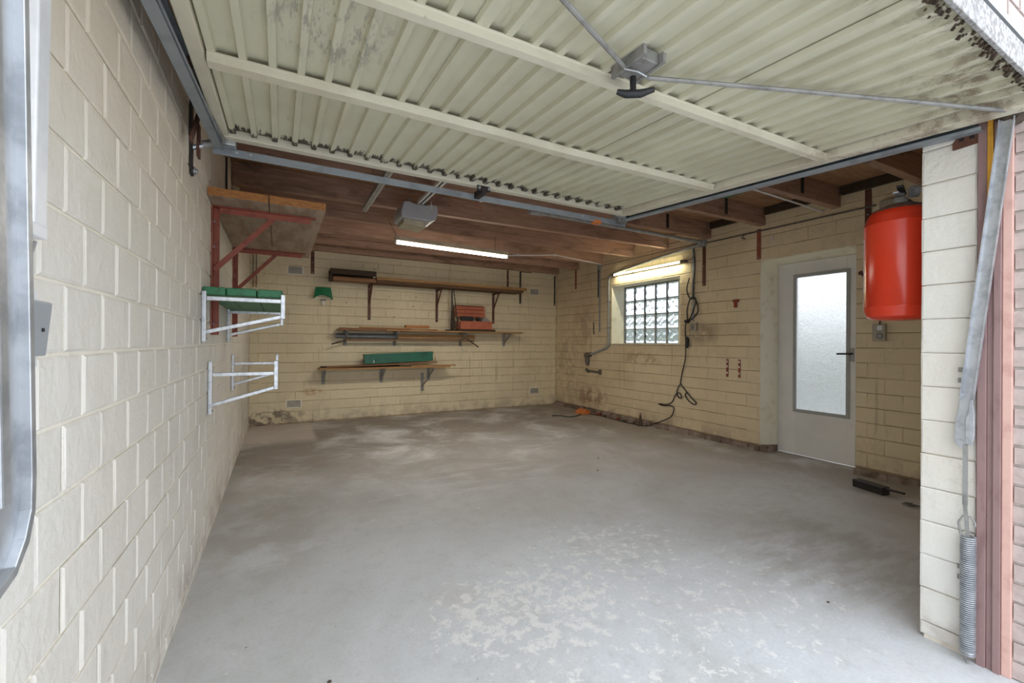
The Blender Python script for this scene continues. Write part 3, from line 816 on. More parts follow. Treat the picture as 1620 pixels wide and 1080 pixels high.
# ------------------------------------------------------------------ lever arms and spring at the opening
AX = 2.385
ra = thing('right_lever_arm', (AX, .6, .85), 'long galvanised steel channel arm leaning down the right jamb from the raised door', 'lever arm')
def channel(parent, x, top, kn, w, d, mat='galv', name='channel_web', sgn=-1):
    (yt, zt), (yk, zk) = top, kn
    m = MB().add([(x, yt - w / 2, zt), (x + .003, yt - w / 2, zt), (x + .003, yt + w / 2, zt), (x, yt + w / 2, zt), (x, yk - w / 2, zk), (x + .003, yk - w / 2, zk), (x + .003, yk + w / 2, zk), (x, yk + w / 2, zk)], BOXF)
    m.build(name, mat, parent)
    for s_ in (-1, 1):
        a = s_ * w / 2
        MB().add([(x, yt + a - .0015, zt), (x + sgn * d, yt + a - .0015, zt), (x + sgn * d, yt + a + .0015, zt), (x, yt + a + .0015, zt),
                  (x, yk + a - .0015, zk), (x + sgn * d, yk + a - .0015, zk), (x + sgn * d, yk + a + .0015, zk), (x, yk + a + .0015, zk)], BOXF).build('channel_flange', mat, parent)
channel(ra, AX, (.531, 2.10), (.634, 1.04), .038, .014)
MB().prism([(.617, 1.06), (.655, 1.06), (.661, .985), (.668, .96), (.672, .875), (.664, .850), (.650, .843), (.640, .850), (.636, .97), (.622, .99)], 0, AX + .001, AX + .005).build('foot_plate', 'galv', ra, .001)
MB().prism([(.617, 1.04), (.625, 1.04), (.628, .99), (.636, .965), (.636, .865), (.618, .860), (.612, .90), (.612, .98)], 0, AX - .012, AX + .002).build('side_cheek', 'galv', ra, .001)
for y, z in ((.648, 1.055), (.652, .868)): MB().lathe([(.009, 0), (.009, .006)], (AX - .006, y, z), 12, 0).build('bolt', 'galv', ra)
MB().lathe([(.012, 0), (.022, .012), (.016, .03)], (AX - .012, .534, 2.115), 10, 0).build('pivot', 'dirt', ra)
la = thing('left_lever_arm', (-.24, .63, 1.0), 'bluish galvanised steel channel arm close up at the left edge of the opening', 'lever arm')
m = MB()
def yl(z): return .6765 - (z - 1.0) * .052
w = .092
pts = [(1.06, -.006), (1.03, -.02), (1.0, -.055)]
poly = [(yl(2.3) - w, 2.3), (yl(2.3), 2.3), (yl(1.10), 1.10), (yl(1.06) - .004, 1.060), (yl(1.03) - .018, 1.030), (yl(1.0) - .045, 1.006), (yl(1.0) - w, .992)]
m.prism(poly, 0, -.249, -.245).build('channel_web', 'galv', la, .001)
poly2 = [(yl(2.3) - .010, 2.3), (yl(2.3), 2.3), (yl(1.10), 1.10), (yl(1.06) - .004, 1.060), (yl(1.03) - .018, 1.030), (yl(1.0) - .045, 1.006), (yl(1.0) - w, .992), (yl(1.0) - w, 1.002),
         (yl(1.0) - .047, 1.016), (yl(1.03) - .026, 1.038), (yl(1.06) - .013, 1.064), (yl(1.10) - .010, 1.10)]
MB().prism(poly2, 0, -.246, -.236).build('channel_flange', 'galv', la, .001)
MB().prism([(yl(2.3) - .058, 2.3), (yl(2.3) - .040, 2.3), (yl(1.08) - .040, 1.08), (yl(1.08) - .058, 1.08)], 0, -.245, -.240).build('pressed_ridge', 'galv', la, .003)
# coil spring
sp = thing('door_spring', (2.395, .634, 0), 'grey steel coil spring hooked at the foot of the right jamb', 'spring')
pts = []; turns = 58; R = .021
for k in range(turns * 12 + 1):
    a = 2 * math.pi * k / 12; z = .035 + (.50 - .035) * k / (turns * 12)
    pts.append((2.393 + R * math.cos(a), .632 + R * math.sin(a), z))
MB().tube(pts, .0034, 5).build('coil', 'galv', sp)
MB().tube([(2.393, .653, .50), (2.393, .660, .545), (2.393, .648, .575), (2.393, .628, .578), (2.393, .614, .56), (2.393, .613, .545)], .0035, 6).build('top_hook', 'galv_dull', sp)
MB().tube([(2.393, .632, .035), (2.393, .640, .02), (2.393, .630, .0)], .004, 6).build('bottom_hook', 'galv_dull', sp)
MB().bar((2.392, .633, .49), (2.392, .641, .62), .006, .011, (0, 1, 0)).bar((2.392, .641, .62), (2.388, .640, .86), .006, .014, (0, 1, 0)).build('pull_strap', 'galv_dull', sp)
# flat fixing lugs on the pier
for nm, zz, lb in (('upper', 1.13, 'pair of small grey steel lugs on the pier, upper, beside the lever arm foot'), ('lower', .335, 'pair of small grey steel lugs on the pier, lower, behind the coil spring')):
    t = thing('fixing_lug', (PX, .665, zz), lb, 'lug', 'fixing lugs on the pier')
    for dz in (-.028, .014): MB().box(PX - .006, PX + .001, .648, .672, zz + dz, zz + dz + .018).build('lug_plate', 'galv_dull', t, .001)
t = thing('jamb_bracket', (PX, .65, 2.08), 'dark slotted steel bracket at the head of the pier', 'bracket')
MB().prism([(.600, 2.055), (.692, 2.050), (.692, 2.078), (.672, 2.108), (.600, 2.110)], 0, PX - .006, PX + .001).build('plate', 'brown_steel', t, .001)
for y in (.665, .635): MB().box(PX - .008, PX - .006, y - .007, y + .007, 2.077, 2.089).build('slot', 'hole', t)
t = MB().tube([(2.40, .50, 2.09), (2.41, .53, 2.12), (2.405, .56, 2.10)], [.022, .03, .016], 9).build('cobweb_debris', 'dirt', None)
tag(t, 'dark clump of dirt and cobweb at the top right corner of the raised door', 'debris', kind='thing')

# ------------------------------------------------------------------ left wall: conduit and switch
t = thing('wall_conduit', (XL, 1.10, 1.42), 'white plastic cable conduit coming down the left wall above the switch', 'conduit')
MB().bar((XL + .014, 1.020, 1.44), (XL + .014, 1.046, 2.5), .026, .044, (0, 1, 0)).build('duct', 'white_pl', t, .003)
MB().box(XL + .001, XL + .034, .945, 1.024, 1.418, 1.440).build('clip', 'white_pl', t, .002)
MB().tube([(XL + .006, 1.06, 1.42), (XL + .006, 1.04, 1.39), (XL + .006, .98, 1.36)], .003, 6).build('cable', 'conduit', t)
t = thing('light_switch', (XL, 1.08, 1.27), 'grey rocker light switch on a white back box, left wall', 'switch')
MB().box(XL + .001, XL + .010, .975, 1.060, 1.200, 1.335).build('back_box', 'white_pl', t, .002)
MB().prism([(XL + .010, 1.225), (XL + .030, 1.220), (XL + .038, 1.312), (XL + .010, 1.318)], 1, .955, 1.035).build('rocker', 'grey_pl', t, .003)
MB().box(XL + .034, XL + .0365, 1.005, 1.010, 1.262, 1.268).build('indicator', 'black', t)

# ------------------------------------------------------------------ upper wooden shelf with red brackets
proto = thing('shelf_bracket', (0, 0, 0), 'x', 'shelf bracket', 'red steel brackets of the upper wooden shelf'); used = [False]
MB().box(.001, .008, -.028, .028, -.82, -.002).box(.008, .040, .020, .028, -.82, -.009).build('wall_leg', 'red_steel', proto, .001)
MB().box(.011, .60, -.028, .028, -.008, -.002).box(.041, .57, -.005, .001, -.044, -.008).build('arm', 'red_steel', proto, .001)
MB().bar((.012, 0, -.41), (.345, 0, -.035), .006, .032, (0, 0, 1)).build('strut', 'red_steel', proto, .001)
for z in (-.1, -.26, -.75): MB().lathe([(.008, 0), (.008, .006)], (.011, .0, z), 8, 0).build('screw', 'galv', proto)
place(proto, used, (XL, 3.30, 2.104), 'front red steel bracket under the wooden shelf, left wall')
place(proto, used, (XL, 4.69, 2.104), 'rear red steel bracket under the wooden shelf, left wall')
for a, b, l in ((XL + .004, -.068, 'thick brown shelf board against the left wall'), (-.062, .262, 'thick brown shelf board on the room side of the upper left shelf')):
    o = thing('shelf_board', ((a + b) / 2, 4.0, 2.104), l, 'shelf board', 'boards of the upper left shelf')
    MB().box(a, b, 3.075, 4.92, 2.1045, 2.154).build('board', 'panelwood', o, .003)
    MB().box(a + .001, b - .001, 3.070, 3.075, 2.106, 2.153).build('sawn_end', 'orangewood', o)
# green shelf on galvanised brackets
def tube_bracket(yc, zt, hw, name_lbl, fr=.40, grp='galvanised tube brackets on the left wall', up=.04):
    t = thing('tube_bracket', (XL, yc, zt), name_lbl, 'shelf bracket', grp)
    s = .022
    MB().box(XL + .001, XL + s, yc - s / 2 - .006, yc + s / 2 + .006, zt - hw, zt + .02).build('wall_post', 'alu', t, .003)
    MB().box(XL + s, XL + fr, yc - .010, yc + .010, zt - up - .022, zt - up + .002).build('top_rail', 'alu', t, .003)
    MB().box(XL + fr - .012, XL + fr + .012, yc - .013, yc + .013, zt - up - .115, zt + .02).build('front_post', 'alu', t, .003)
    MB().bar((XL + s * .8, yc, zt - hw + .055), (XL + fr - .008, yc, zt - up - .102), .018, .022).build('strut', 'alu', t, .003)
    MB().lathe([(.006, 0), (.006, .005)], (XL + s, yc, zt - hw + .02), 8, 0).build('screw', 'galv_dull', t)
    return t
tube_bracket(2.93, 1.505, .265, 'galvanised tube bracket under the near end of the green shelf', up=.010)
tube_bracket(4.25, 1.505, .265, 'galvanised tube bracket under the far end of the green shelf', up=.010)
tube_bracket(3.20, 1.10, .305, 'empty galvanised tube bracket low on the left wall, nearer the opening', up=.052, fr=.365)
tube_bracket(4.65, 1.10, .305, 'empty galvanised tube bracket low on the left wall, nearer the back wall', up=.052, fr=.365)
for a, b, l in ((XL + .003, -.274, 'green plank next to the left wall on the tube brackets'), (-.270, -.122, 'middle green plank of the left shelf'), (-.118, .015, 'green plank at the room edge of the left shelf')):
    o = MB().box(a, b, 2.935, 4.58, 1.5065, 1.552).build('green_plank', 'green', None, .006)
    tag(o, l, 'shelf plank', 'green shelf planks')

# ------------------------------------------------------------------ back wall: top shelf
proto = thing('angle_bracket', (0, 0, 0), 'x', 'shelf bracket', 'brown brackets of the top shelf'); used = [False]
MB().box(-.022, .022, -.010, -.001, -.57, -.002).build('wall_leg', 'brown_steel', proto, .001)
MB().box(-.018, .018, -.33, -.010, -.008, -.002).box(-.002, .003, -.31, -.010, -.034, -.008).build('arm', 'brown_steel', proto, .001)
MB().bar((0, -.012, -.30), (0, -.24, -.03), .005, .026, (1, 0, 0)).build('strut', 'brown_steel', proto, .001)
for z in (-.07, -.27, -.52): MB().lathe([(.006, -.006), (.006, 0)], (0, -.010, z), 8, 1).build('screw', 'galv', proto)
for x, l in ((1.278, 'brown steel bracket under the left of the top shelf, beside the dark beam'), (2.42, 'brown steel bracket under the middle of the top shelf'), (3.52, 'brown steel bracket under the right end of the top shelf, beside the toolbox')):
    place(proto, used, (x, YB, 2.168), l)
o = MB().box(1.33, 3.98, 6.925, 7.245, 2.169, 2.212).build('top_shelf_board', 'shaded_wood', None, .004)
tag(o, 'long brown board of the highest shelf on the back wall', 'shelf board')
o = MB().box(1.33, 4.04, 6.90, 7.20, 2.213, 2.258).build('pine_plank', 'pine', None, .004)
tag(o, 'yellowish pine plank lying on the highest back shelf', 'plank')
t = thing('dark_beam', (1.0, 7.0, 2.213), 'dark stained hollow timber box beam on the left of the highest back shelf', 'beam')
MB().box(.66, 1.325, 6.915, 6.935, 2.262, 2.340).box(.66, 1.325, 6.935, 7.20, 2.320, 2.340).box(.66, .69, 6.915, 7.20, 2.172, 2.262).box(.66, 1.325, 7.18, 7.20, 2.172, 2.32).build('casing', 'darkwood', t, .003)
MB().box(.70, 1.325, 6.94, 7.175, 2.1695, 2.225).build('inner_board', 'oak', t, .003)

# steel straps hung from the last joist
def strap(x, y, z0, z1, label, along='x', mat='brown_steel', w=.036, ret=0.0):
    t = thing('hanging_strap', (x, y, z0), label, 'steel strap', 'steel straps hanging from the joists')
    if along == 'x':
        MB().box(x - w / 2, x + w / 2, y - .010, y - .001, z0, z1).build('flat_bar', mat, t, .001)
        if ret: MB().box(min(x, x + ret), max(x, x + ret), y - .012, y - .003, z1 - .012, z1).build('top_return', mat, t, .001)
        for z in (z0 + .02, (z0 + z1) / 2): MB().lathe([(.006, -.005), (.006, 0)], (x, y - .010, z), 8, 1).build('screw', 'galv', t)
    else:
        MB().box(x - .010, x - .001, y - w / 2, y + w / 2, z0, z1).build('flat_bar', mat, t, .001)
        for z in (z0 + .02, (z0 + z1) / 2): MB().lathe([(.006, -.005), (.006, 0)], (x - .010, y, z), 8, 0).build('screw', 'galv', t)
    return t
strap(.436, YB, 2.28, 2.628, 'brown strap hanging on the back wall above the green hood', w=.05)
strap(3.823, YB, 2.26, 2.628, 'short brown strap behind the right end of the top shelf')
strap(4.10, YB, 2.00, 2.628, 'long dark strap just right of the top shelf end', mat='black_steel', ret=.25)
strap(4.90, YB, 2.00, 2.60, 'dark strap in the corner of the back and right walls', mat='black_steel', w=.028)
strap(XR, 6.61, 2.27, 2.66, 'thin red brown strap on the right wall nearest the back corner', 'y', 'red_steel', .035)
strap(XR, 5.95, 2.05, 2.56, 'thin black strap beside the narrow grey conduit', 'y', 'black_steel', .022)
strap(XR, 3.80, 2.02, 2.54, 'dark brown strap on the right wall between window and door', 'y', 'brown_steel', .045)
strap(XR, 3.06, 2.245, 2.60, 'red brown strap above the left corner of the door opening', 'y', 'red_steel', .045)
strap(XR, 1.995, 2.255, 2.74, 'dark strap on the right wall between door and fire extinguisher', 'y', 'brown_steel', .05)
t = thing('hanging_strap', (XL, 4.05, 2.4), 'thin black steel strap on the left wall above the upper wooden shelf', 'steel strap', None)
MB().box(XL + .001, XL + .012, 4.02, 4.07, 2.20, 2.80).build('flat_bar', 'black_steel', t, .001)
t = MB().box(XL + .002, XL + .03, 4.55, 4.95, 2.18, 2.80).build('whitewashed_post', 'whitewood', None, .003)
tag(t, 'whitewashed timber board upright on the left wall above the wooden shelf', 'board')

# vents
proto = thing('air_vent', (0, 0, 0), 'x', 'vent', 'air vents in the back wall'); used = [False]
m = MB()
m.box(-.108, .108, -.006, -.001, -.060, .060).build('plate', 'vent', proto, .001)
m = MB()
for r_ in range(6):
    for c_ in range(9):
        x = -.088 + c_ * .022 + (.011 if r_ % 2 else 0); z = -.043 + r_ * .0172
        if x < .095: m.add([(x - .0098, -.0074, z), (x, -.0074, z - .0098), (x + .0098, -.0074, z), (x, -.0074, z + .0098), (x - .0098, -.0055, z), (x, -.0055, z - .0098), (x + .0098, -.0055, z), (x, -.0055, z + .0098)], BOXF)
m.build('grille_holes', 'hole', proto)
for x, z, l in ((.20, 2.313, 'white diamond grille vent high on the back wall, left'), (.195, .302, 'white diamond grille vent low on the back wall, left'),
                (4.42, 2.25, 'small grey vent high on the back wall, right corner'), (4.435, .30, 'small grey vent low on the back wall, right corner')):
    place(proto, used, (x, YB, z), l)

# green hood with white fitting
t = thing('green_hood', (.585, YB, 1.99), 'green plastic wall hood left of the top shelf on the back wall', 'wall hood')
m = MB(); vs = []; n = 9
for d in (0, -.10):
    for i in range(n):
        a = -1 + 2 * i / (n - 1); vs.append((.585 + a * .105, YB - .002 + d * .9, 2.075 - .004 * abs(a)))
    for i in range(n):
        a = -1 + 2 * i / (n - 1); vs.append((.585 + a * .135, YB - .002 + d * 1.1, 1.905 + .055 * (1 - a * a) - (0.0 if abs(a) < .99 else .01)))
fs = []
for i in range(n - 1):
    fs += [(2 * n + i, 2 * n + i + 1, 3 * n + i + 1, 3 * n + i), (i, i + 1, 2 * n + i + 1, 2 * n + i), (n + i, n + i + 1, i + 1, i)]
fs += [(0, n, 3 * n, 2 * n), (n - 1, 2 * n - 1, 4 * n - 1, 3 * n - 1)]
m.add(vs, fs).build('hood', 'green_pl', t)
t = thing('wall_fitting', (.59, YB, 1.85), 'small white and brass fitting below the green hood', 'fitting')
MB().box(.568, .606, YB - .05, YB - .001, 1.81, 1.872).build('body', 'white_metal', t, .003)
MB().tube([(.54, YB - .02, 1.885), (.63, YB - .02, 1.885)], .010, 8).build('cross_tube', 'galv_dull', t)
MB().lathe([(.010, 0), (.012, .02)], (.587, YB - .03, 1.79), 10, 2).build('nozzle', 'white_metal', t)
# chalk-orange marks are painted on the wall: thin painted stroke
t = MB().box(-.345, -.325, YB - .004, YB + .002, 2.03, 2.20).box(-.30, -.288, YB - .004, YB + .002, 2.06, 2.19).build('orange_mark', 'orange_faint', None)
tag(t, 'two faint orange paint strokes at the left end of the back wall', 'paint mark')
# conduits in left back corner
t = thing('corner_conduit', (-.36, YB, 2.0), 'pair of thin dark vertical pipes in the back left corner', 'pipe')
for x in (-.345, -.305): MB().tube([(x, YB - .012, 2.02), (x, YB - .012, 2.62)], .006, 6).build('thin_pipe', 'pipe', t)

# ------------------------------------------------------------------ back wall: middle shelf
proto = thing('strut_bracket', (0, 0, 0), 'x', 'shelf bracket', 'grey strut brackets of the two lower shelves'); used = [False]
MB().box(-.026, .026, -.008, -.001, -.235, .0).build('wall_leg', 'galv_dull', proto, .001)
MB().box(-.020, .020, -.30, -.008, -.010, -.001).build('arm', 'galv_dull', proto, .001)
MB().bar((0, -.010, -.19), (0, -.275, -.018), .03, .016).build('strut', 'galv_dull', proto, .001)
for z in (-.035, -.21): MB().lathe([(.006, -.005), (.006, 0)], (0, -.008, z), 8, 1).build('screw', 'galv', proto)
for x, l in ((.91, 'grey strut bracket at the left end of the middle shelf'), (1.69, 'grey strut bracket second from left under the middle shelf'), (2.866, 'grey strut bracket below the red toolbox'), (3.747, 'grey strut bracket at the right end of the middle shelf')):
    place(proto, used, (x, YB, 1.415), l)
o = MB().box(1.50, 4.0, 6.96, 7.23, 1.416, 1.440).build('middle_shelf_board', 'pine', None, .003)
tag(o, 'long thin board forming the middle shelf and carrying the toolbox', 'shelf board')
planks = [(.80, 2.35, 6.99, 7.12, 1.441, 1.458, 'oak', 0.4, 'brown plank lying along the left of the middle shelf'),
          (.78, 1.495, 6.97, 7.22, 1.416, 1.440, 'oak', 0, 'short board filling the left end of the middle shelf'),
          (1.05, 2.0, 7.125, 7.22, 1.441, 1.462, 'darkwood', 0, 'dark narrow board at the back of the middle shelf'),
          (1.10, 1.90, 6.985, 7.09, 1.459, 1.475, 'pine', 1.0, 'thin pine offcut on top of the middle shelf stack'),
          (1.82, 2.22, 7.02, 7.11, 1.476, 1.520, 'orangewood', 0, 'short orange wood block standing on the middle shelf planks')]
for a, b, c, d, e, f, mt, an, l in planks:
    o = MB().box(a, b, c, d, e, f).build('plank', mt, None, .002)
    tag(o, l, 'plank', 'planks on the middle shelf')
planks2 = [(1.72, 3.10, 7.13, 7.20, 1.305, 1.375, 'pine', 'pale beam tucked in the brackets right of the grey pipe'),
           (.90, 3.08, 7.10, 7.16, 1.262, 1.284, 'oak', 'thin brown lath at the bottom of the bracket bundle')]
t = MB().tube([(.76, 7.165, 1.335), (1.70, 7.165, 1.335)], .040, 16).build('drain_pipe', 'pvc', None)
tag(t, 'dark grey plastic pipe lying in the struts under the middle shelf', 'pipe')
for a, b, c, d, e, f, mt, l in planks2:
    o = MB().box(a, b, c, d, e, f).build('plank', mt, None, .002); tag(o, l, 'plank', 'timbers stored under the middle shelf')
t = MB().bar((.70, 7.10, 1.205), (.98, 7.13, 1.285), .02, .02).build('wooden_stick', 'darkwood', None, .002)
tag(t, 'dark wooden stick slanting down under the left end of the grey pipe', 'stick')
t = MB().bar((2.92, 7.08, 1.31), (3.12, 7.02, 1.16), .02, .02).build('wooden_stick', 'darkwood', None, .002)
tag(t, 'dark stick end hanging below the bracket under the toolbox', 'stick')
t = MB().tube([(2.87, 7.22, 1.18), (2.87, 7.2, 1.13), (2.88, 7.17, 1.10), (2.90, 7.15, 1.12)], .004, 6).build('wire_hook', 'galv', None)
tag(t, 'small wire hook hanging below the bracket under the toolbox', 'hook')

# toolbox
t = thing('toolbox', (3.04, 7.08, 1.44), 'open faded red plastic toolbox with raised trays on the middle shelf', 'toolbox')
m = MB().box(2.76, 3.36, 6.97, 6.98, 1.475, 1.612).box(2.76, 3.36, 7.20, 7.21, 1.475, 1.612).box(2.76, 2.77, 6.98, 7.20, 1.475, 1.612).box(3.35, 3.36, 6.98, 7.20, 1.475, 1.612).box(2.76, 3.36, 6.98, 7.20, 1.475, 1.484)
m.build('base_tray', 'redpl', t, .003)
MB().box(2.75, 3.37, 6.962, 6.985, 1.600, 1.618).box(2.75, 3.37, 7.195, 7.218, 1.600, 1.618).build('rim', 'redpl', t, .003)
for k, (z, x0) in enumerate(((1.70, 2.73), (1.765, 2.725), (1.83, 2.72))):
    tr = MB().box(x0, x0 + .56, 7.12, 7.215, z, z + .055).build('cantilever_tray', 'redpl', t, .004)
    MB().box(x0 - .004, x0 + .564, 7.112, 7.12, z + .044, z + .058).build('tray_lip', 'redpl', tr, .002)
MB().box(2.72, 3.26, 7.10, 7.22, 1.890, 1.902).build('tray_cover', 'brown_steel', t, .002)
for x in (2.80, 3.22): MB().bar((x, 7.19, 1.60), (x - .05, 7.19, 1.86), .006, .018).build('hinge_strut', 'brown_steel', t)
MB().box(2.70, 3.42, 6.95, 7.225, 1.4415, 1.4745).build('dark_board', 'darkwood', None, .002)
bo = bpy.data.objects['dark_board']; tag(bo, 'dark thin board under the red toolbox', 'board')
t = MB().box(2.79, 3.02, 7.0, 7.09, 1.62, 1.70).build('black_case', 'black', None, .015); tag(t, 'black rounded case lying in the open red toolbox', 'case')
t = MB().lathe([(.03, -.04), (.036, -.02), (.036, .03), (.028, .045)], (3.12, 7.05, 1.66), 14, 1).build('round_canister', 'black', None); tag(t, 'round black canister lying in the right half of the red toolbox', 'canister')
t = MB().prism([(3.17, 1.62), (3.33, 1.62), (3.33, 1.655), (3.24, 1.69), (3.20, 1.69)], 1, 7.0, 7.09).build('grey_tool', 'galv_dull', None, .004); tag(t, 'grey metal tool at the right end of the red toolbox', 'tool')
# small dark stuff: items block sits on the tray contents
t = thing('folded_stand', (2.64, 7.08, 1.44), 'dark folded metal stand upright left of the toolbox', 'stand')
MB().bar((2.615, 7.0, 2.166), (2.60, 7.03, 1.445), .014, .014, (0, 1, 0)).build('leg', 'black_steel', t, .002)
MB().bar((2.625, 7.06, 2.166), (2.645, 7.07, 1.47), .030, .014, (0, 1, 0)).build('column', 'galv_dull', t, .002)
MB().bar((2.635, 7.0, 2.166), (2.735, 7.03, 1.478), .012, .014, (0, 1, 0)).build('leg', 'black_steel', t, .002)
MB().prism([(2.648, 1.95), (2.70, 1.49), (2.62, 1.46), (2.628, 1.75)], 1, 7.055, 7.062).build('web_plate', 'darkwood', t)
MB().box(2.52, 2.695, 6.98, 7.12, 1.4415, 1.462).build('foot', 'black_steel', t, .002)

# ------------------------------------------------------------------ back wall: lower shelf
for x, l in ((.60, 'grey strut bracket at the left end of the lowest shelf'), (1.478, 'grey strut bracket at the middle of the lowest shelf'), (2.277, 'grey strut bracket at the right end of the lowest shelf')):
    place(proto, used, (x, YB, .815), l)
t = thing('strut_bracket', (2.17, YB, .715), 'spare grey bracket without its shelf, below the right end of the lowest shelf', 'shelf bracket', 'grey strut brackets of the two lower shelves')
MB().box(2.144, 2.196, YB - .008, YB - .001, .405, .715).build('wall_leg', 'galv_dull', t, .001)
MB().bar((2.17, YB - .010, .50), (2.17, YB - .30, .62), .03, .016).build('strut', 'galv_dull', t, .001)
for z in (.67, .43): MB().lathe([(.006, -.005), (.006, 0)], (2.17, YB - .008, z), 8, 1).build('screw', 'galv', t)
t = MB().box(.52, 2.58, 6.97, 7.23, .816, .842).build('low_shelf_board', 'pine', None, .003); tag(t, 'brown board forming the lowest shelf on the back wall', 'shelf board')
t = MB().bar((.62, 7.04, .856), (2.35, 7.04, .905), .12, .018).build('plank', 'oak', None, .002); tag(t, 'thin plank sloping upwards to the right on the lowest shelf', 'plank', 'planks on the lowest shelf')
t = MB().box(.55, 1.75, 7.11, 7.22, .8425, .862).build('plank', 'darkwood', None, .002); tag(t, 'dark plank at the back left of the lowest shelf', 'plank', 'planks on the lowest shelf')
t = MB().box(1.9, 2.68, 6.975, 7.01, .8425, .862).build('plank', 'pine', None, .002); tag(t, 'pale plank end sticking out at the right of the lowest shelf', 'plank', 'planks on the lowest shelf')
t = thing('green_box', (1.73, 7.05, .90), 'long bottle green metal box on the lowest back shelf', 'metal box')
b = MB().bar((1.17, 7.055, .968), (2.27, 7.055, 1.010), .15, .150); b.build('body', 'green_box', t, .004)
b = MB().bar((1.165, 7.055, 1.030), (2.275, 7.055, 1.072), .158, .030); b.build('lid', 'green_box', t, .004)
MB().box(1.30, 1.315, 6.974, 6.98, .91, .95).build('latch', 'galv', t)
t = MB().tube([(2.33, 7.05, .912), (2.332, 7.05, .98)], .004, 6).build('steel_pin', 'black_steel', None); tag(t, 'thin upright steel pin at the right of the green box', 'pin')
# ceiling hook on back wall
t = MB().tube([(1.42, YB - .005, 2.50), (1.40, YB - .02, 2.44), (1.36, YB - .03, 2.42), (1.33, YB - .02, 2.45)], .004, 6).build('wall_hook', 'galv_dull', None); tag(t, 'bent wire hook high on the back wall above the dark beam', 'hook')
# nails and pegs scattered in the back wall
npg = [(1.60, 2.00, 'rusty nail just right of the first top shelf bracket'), (2.05, 2.01, 'rusty nail near the second top shelf bracket, upper'), (1.68, 1.66, 'rusty nail above the middle shelf, between the first two brackets'),
       (2.0, 1.85, 'rusty nail left of the second top shelf bracket, lower'), (.93, 1.86, 'rusty nail left of the first top shelf bracket'), (.05, 1.60, 'rusty nail right of the green shelf, upper of two'), (.0, 1.48, 'rusty nail right of the green shelf, lower of two')]
for x, z, l in npg:
    o = MB().tube([(x, YB, z), (x, YB - .03, z + .004)], .006, 6).build('wall_nail', 'brown_steel', None)
    tag(o, l, 'nail', 'rusty nails in the back wall')

# ------------------------------------------------------------------ fluorescent lights
def lamp(parent, p, length, power, col, rz, tilt):
    ld = bpy.data.lights.new('tube_light', 'AREA'); ld.shape = 'RECTANGLE'; ld.size = length; ld.size_y = .024
    ld.energy = power; ld.color = col
    o = bpy.data.objects.new('tube_light', ld); COL.objects.link(o)
    o.parent = parent; o.location = Vector(p) - parent.location
    o.rotation_euler = (Matrix.Rotation(rz, 3, 'Z') @ Matrix.Rotation(tilt, 3, 'X')).to_euler()
    return o
def hang(x0, y0, x1, y1, z):
    t = thing('fluorescent_light', ((x0 + x1) / 2, (y0 + y1) / 2, z), 'lit fluorescent batten light hanging on wires under the joists', 'light')
    d = Vector((x1 - x0, y1 - y0, 0)).normalized()
    MB().bar((x0, y0, z + .055), (x1, y1, z + .055), .055, .050).build('housing', 'lampcover', t, .004)
    for x, y, s in ((x0, y0, 1), (x1, y1, -1)):
        MB().bar((x, y, z + .02), (x + s * d.x * .02, y + s * d.y * .02, z + .02), .03, .055).build('end_socket', 'white_metal', t, .003)
    a = Vector((x0, y0, z + .006)) + d * .02; b = Vector((x1, y1, z + .006)) - d * .02
    MB().tube([a, b], .0145, 14).build('tube', 'tube_c', t)
    lamp(t, (a + b) / 2 - Vector((0, 0, .016)), (b - a).length, POWER_CEILING, (1.0, .93, .80), math.atan2(d.y, d.x), 0.0)
    for k in (-.08, 1.02 - .14):
        p = Vector((x0, y0, 0)) + (Vector((x1, y1, 0)) - Vector((x0, y0, 0))) * max(.02, k)
    for px, py in ((x0 + .02, y0), (x0 + (x1 - x0) * .87, y0 + (y1 - y0) * .87)):
        MB().tube([(px, py, z + .08), (px - (.10 if px < x0 + .1 else .0), py, 2.66)], .0025, 5).build('hanging_wire', 'black', t)
    return t
hang(1.165, 5.02, 2.71, 5.145, 2.392)
t = thing('fluorescent_light', (XR - .05, 4.8, 2.39), 'lit fluorescent batten light on the right wall above the window', 'light')
MB().box(XR - .030, XR - .001, 4.06, 5.52, 2.372, 2.405).build('housing', 'pipe', t, .003)
MB().tube([(XR - .055, 4.15, 2.386), (XR - .055, 5.48, 2.386)], .0145, 14).build('tube', 'tube_w', t)
lamp(t, (XR - .072, 4.815, 2.384), 1.32, POWER_WALL, (1.0, .95, .70), math.pi / 2, -math.radians(68))
for a, b in ((4.06, 4.14), (5.485, 5.52)): MB().box(XR - .075, XR - .030, a, b, 2.366, 2.406).build('end_socket', 'pipe', t, .003)
MB().tube([(XR - .03, 4.06, 2.39), (XR - .03, 3.98, 2.40), (XR - .025, 3.94, 2.44), (XR - .02, 3.94, 2.50)], .005, 6).build('cable', 'pipe', t)

# ------------------------------------------------------------------ opener unit, rails under joists
t = thing('opener_motor', (1.16, 4.0, 2.4), 'light grey garage door opener motor unit hanging under the joists', 'opener')
prof = [(.985, 2.46), (1.01, 2.565), (1.06, 2.570), (1.12, 2.555), (1.22, 2.555), (1.28, 2.572), (1.335, 2.570), (1.342, 2.50), (1.325, 2.43), (1.27, 2.405), (1.03, 2.405), (.99, 2.42)]
MB().prism(prof, 1, 4.0, 4.32).build('casing', 'opener', t, .012)
MB().prism([(1.01, 2.36), (1.225, 2.345), (1.20, 2.385), (1.20, 2.404), (1.01, 2.404)], 1, 4.01, 4.25).build('lamp_cover', 'lampcover', t, .006)
for x in (1.08, 1.25): MB().box(x - .012, x + .012, 4.10, 4.13, 2.556, 2.63).build('hanger', 'galv_dull', t)
t = thing('opener_rail', (1.17, 3.4, 2.56), 'white and dark steel rail running from the opener motor to the raised door', 'rail')
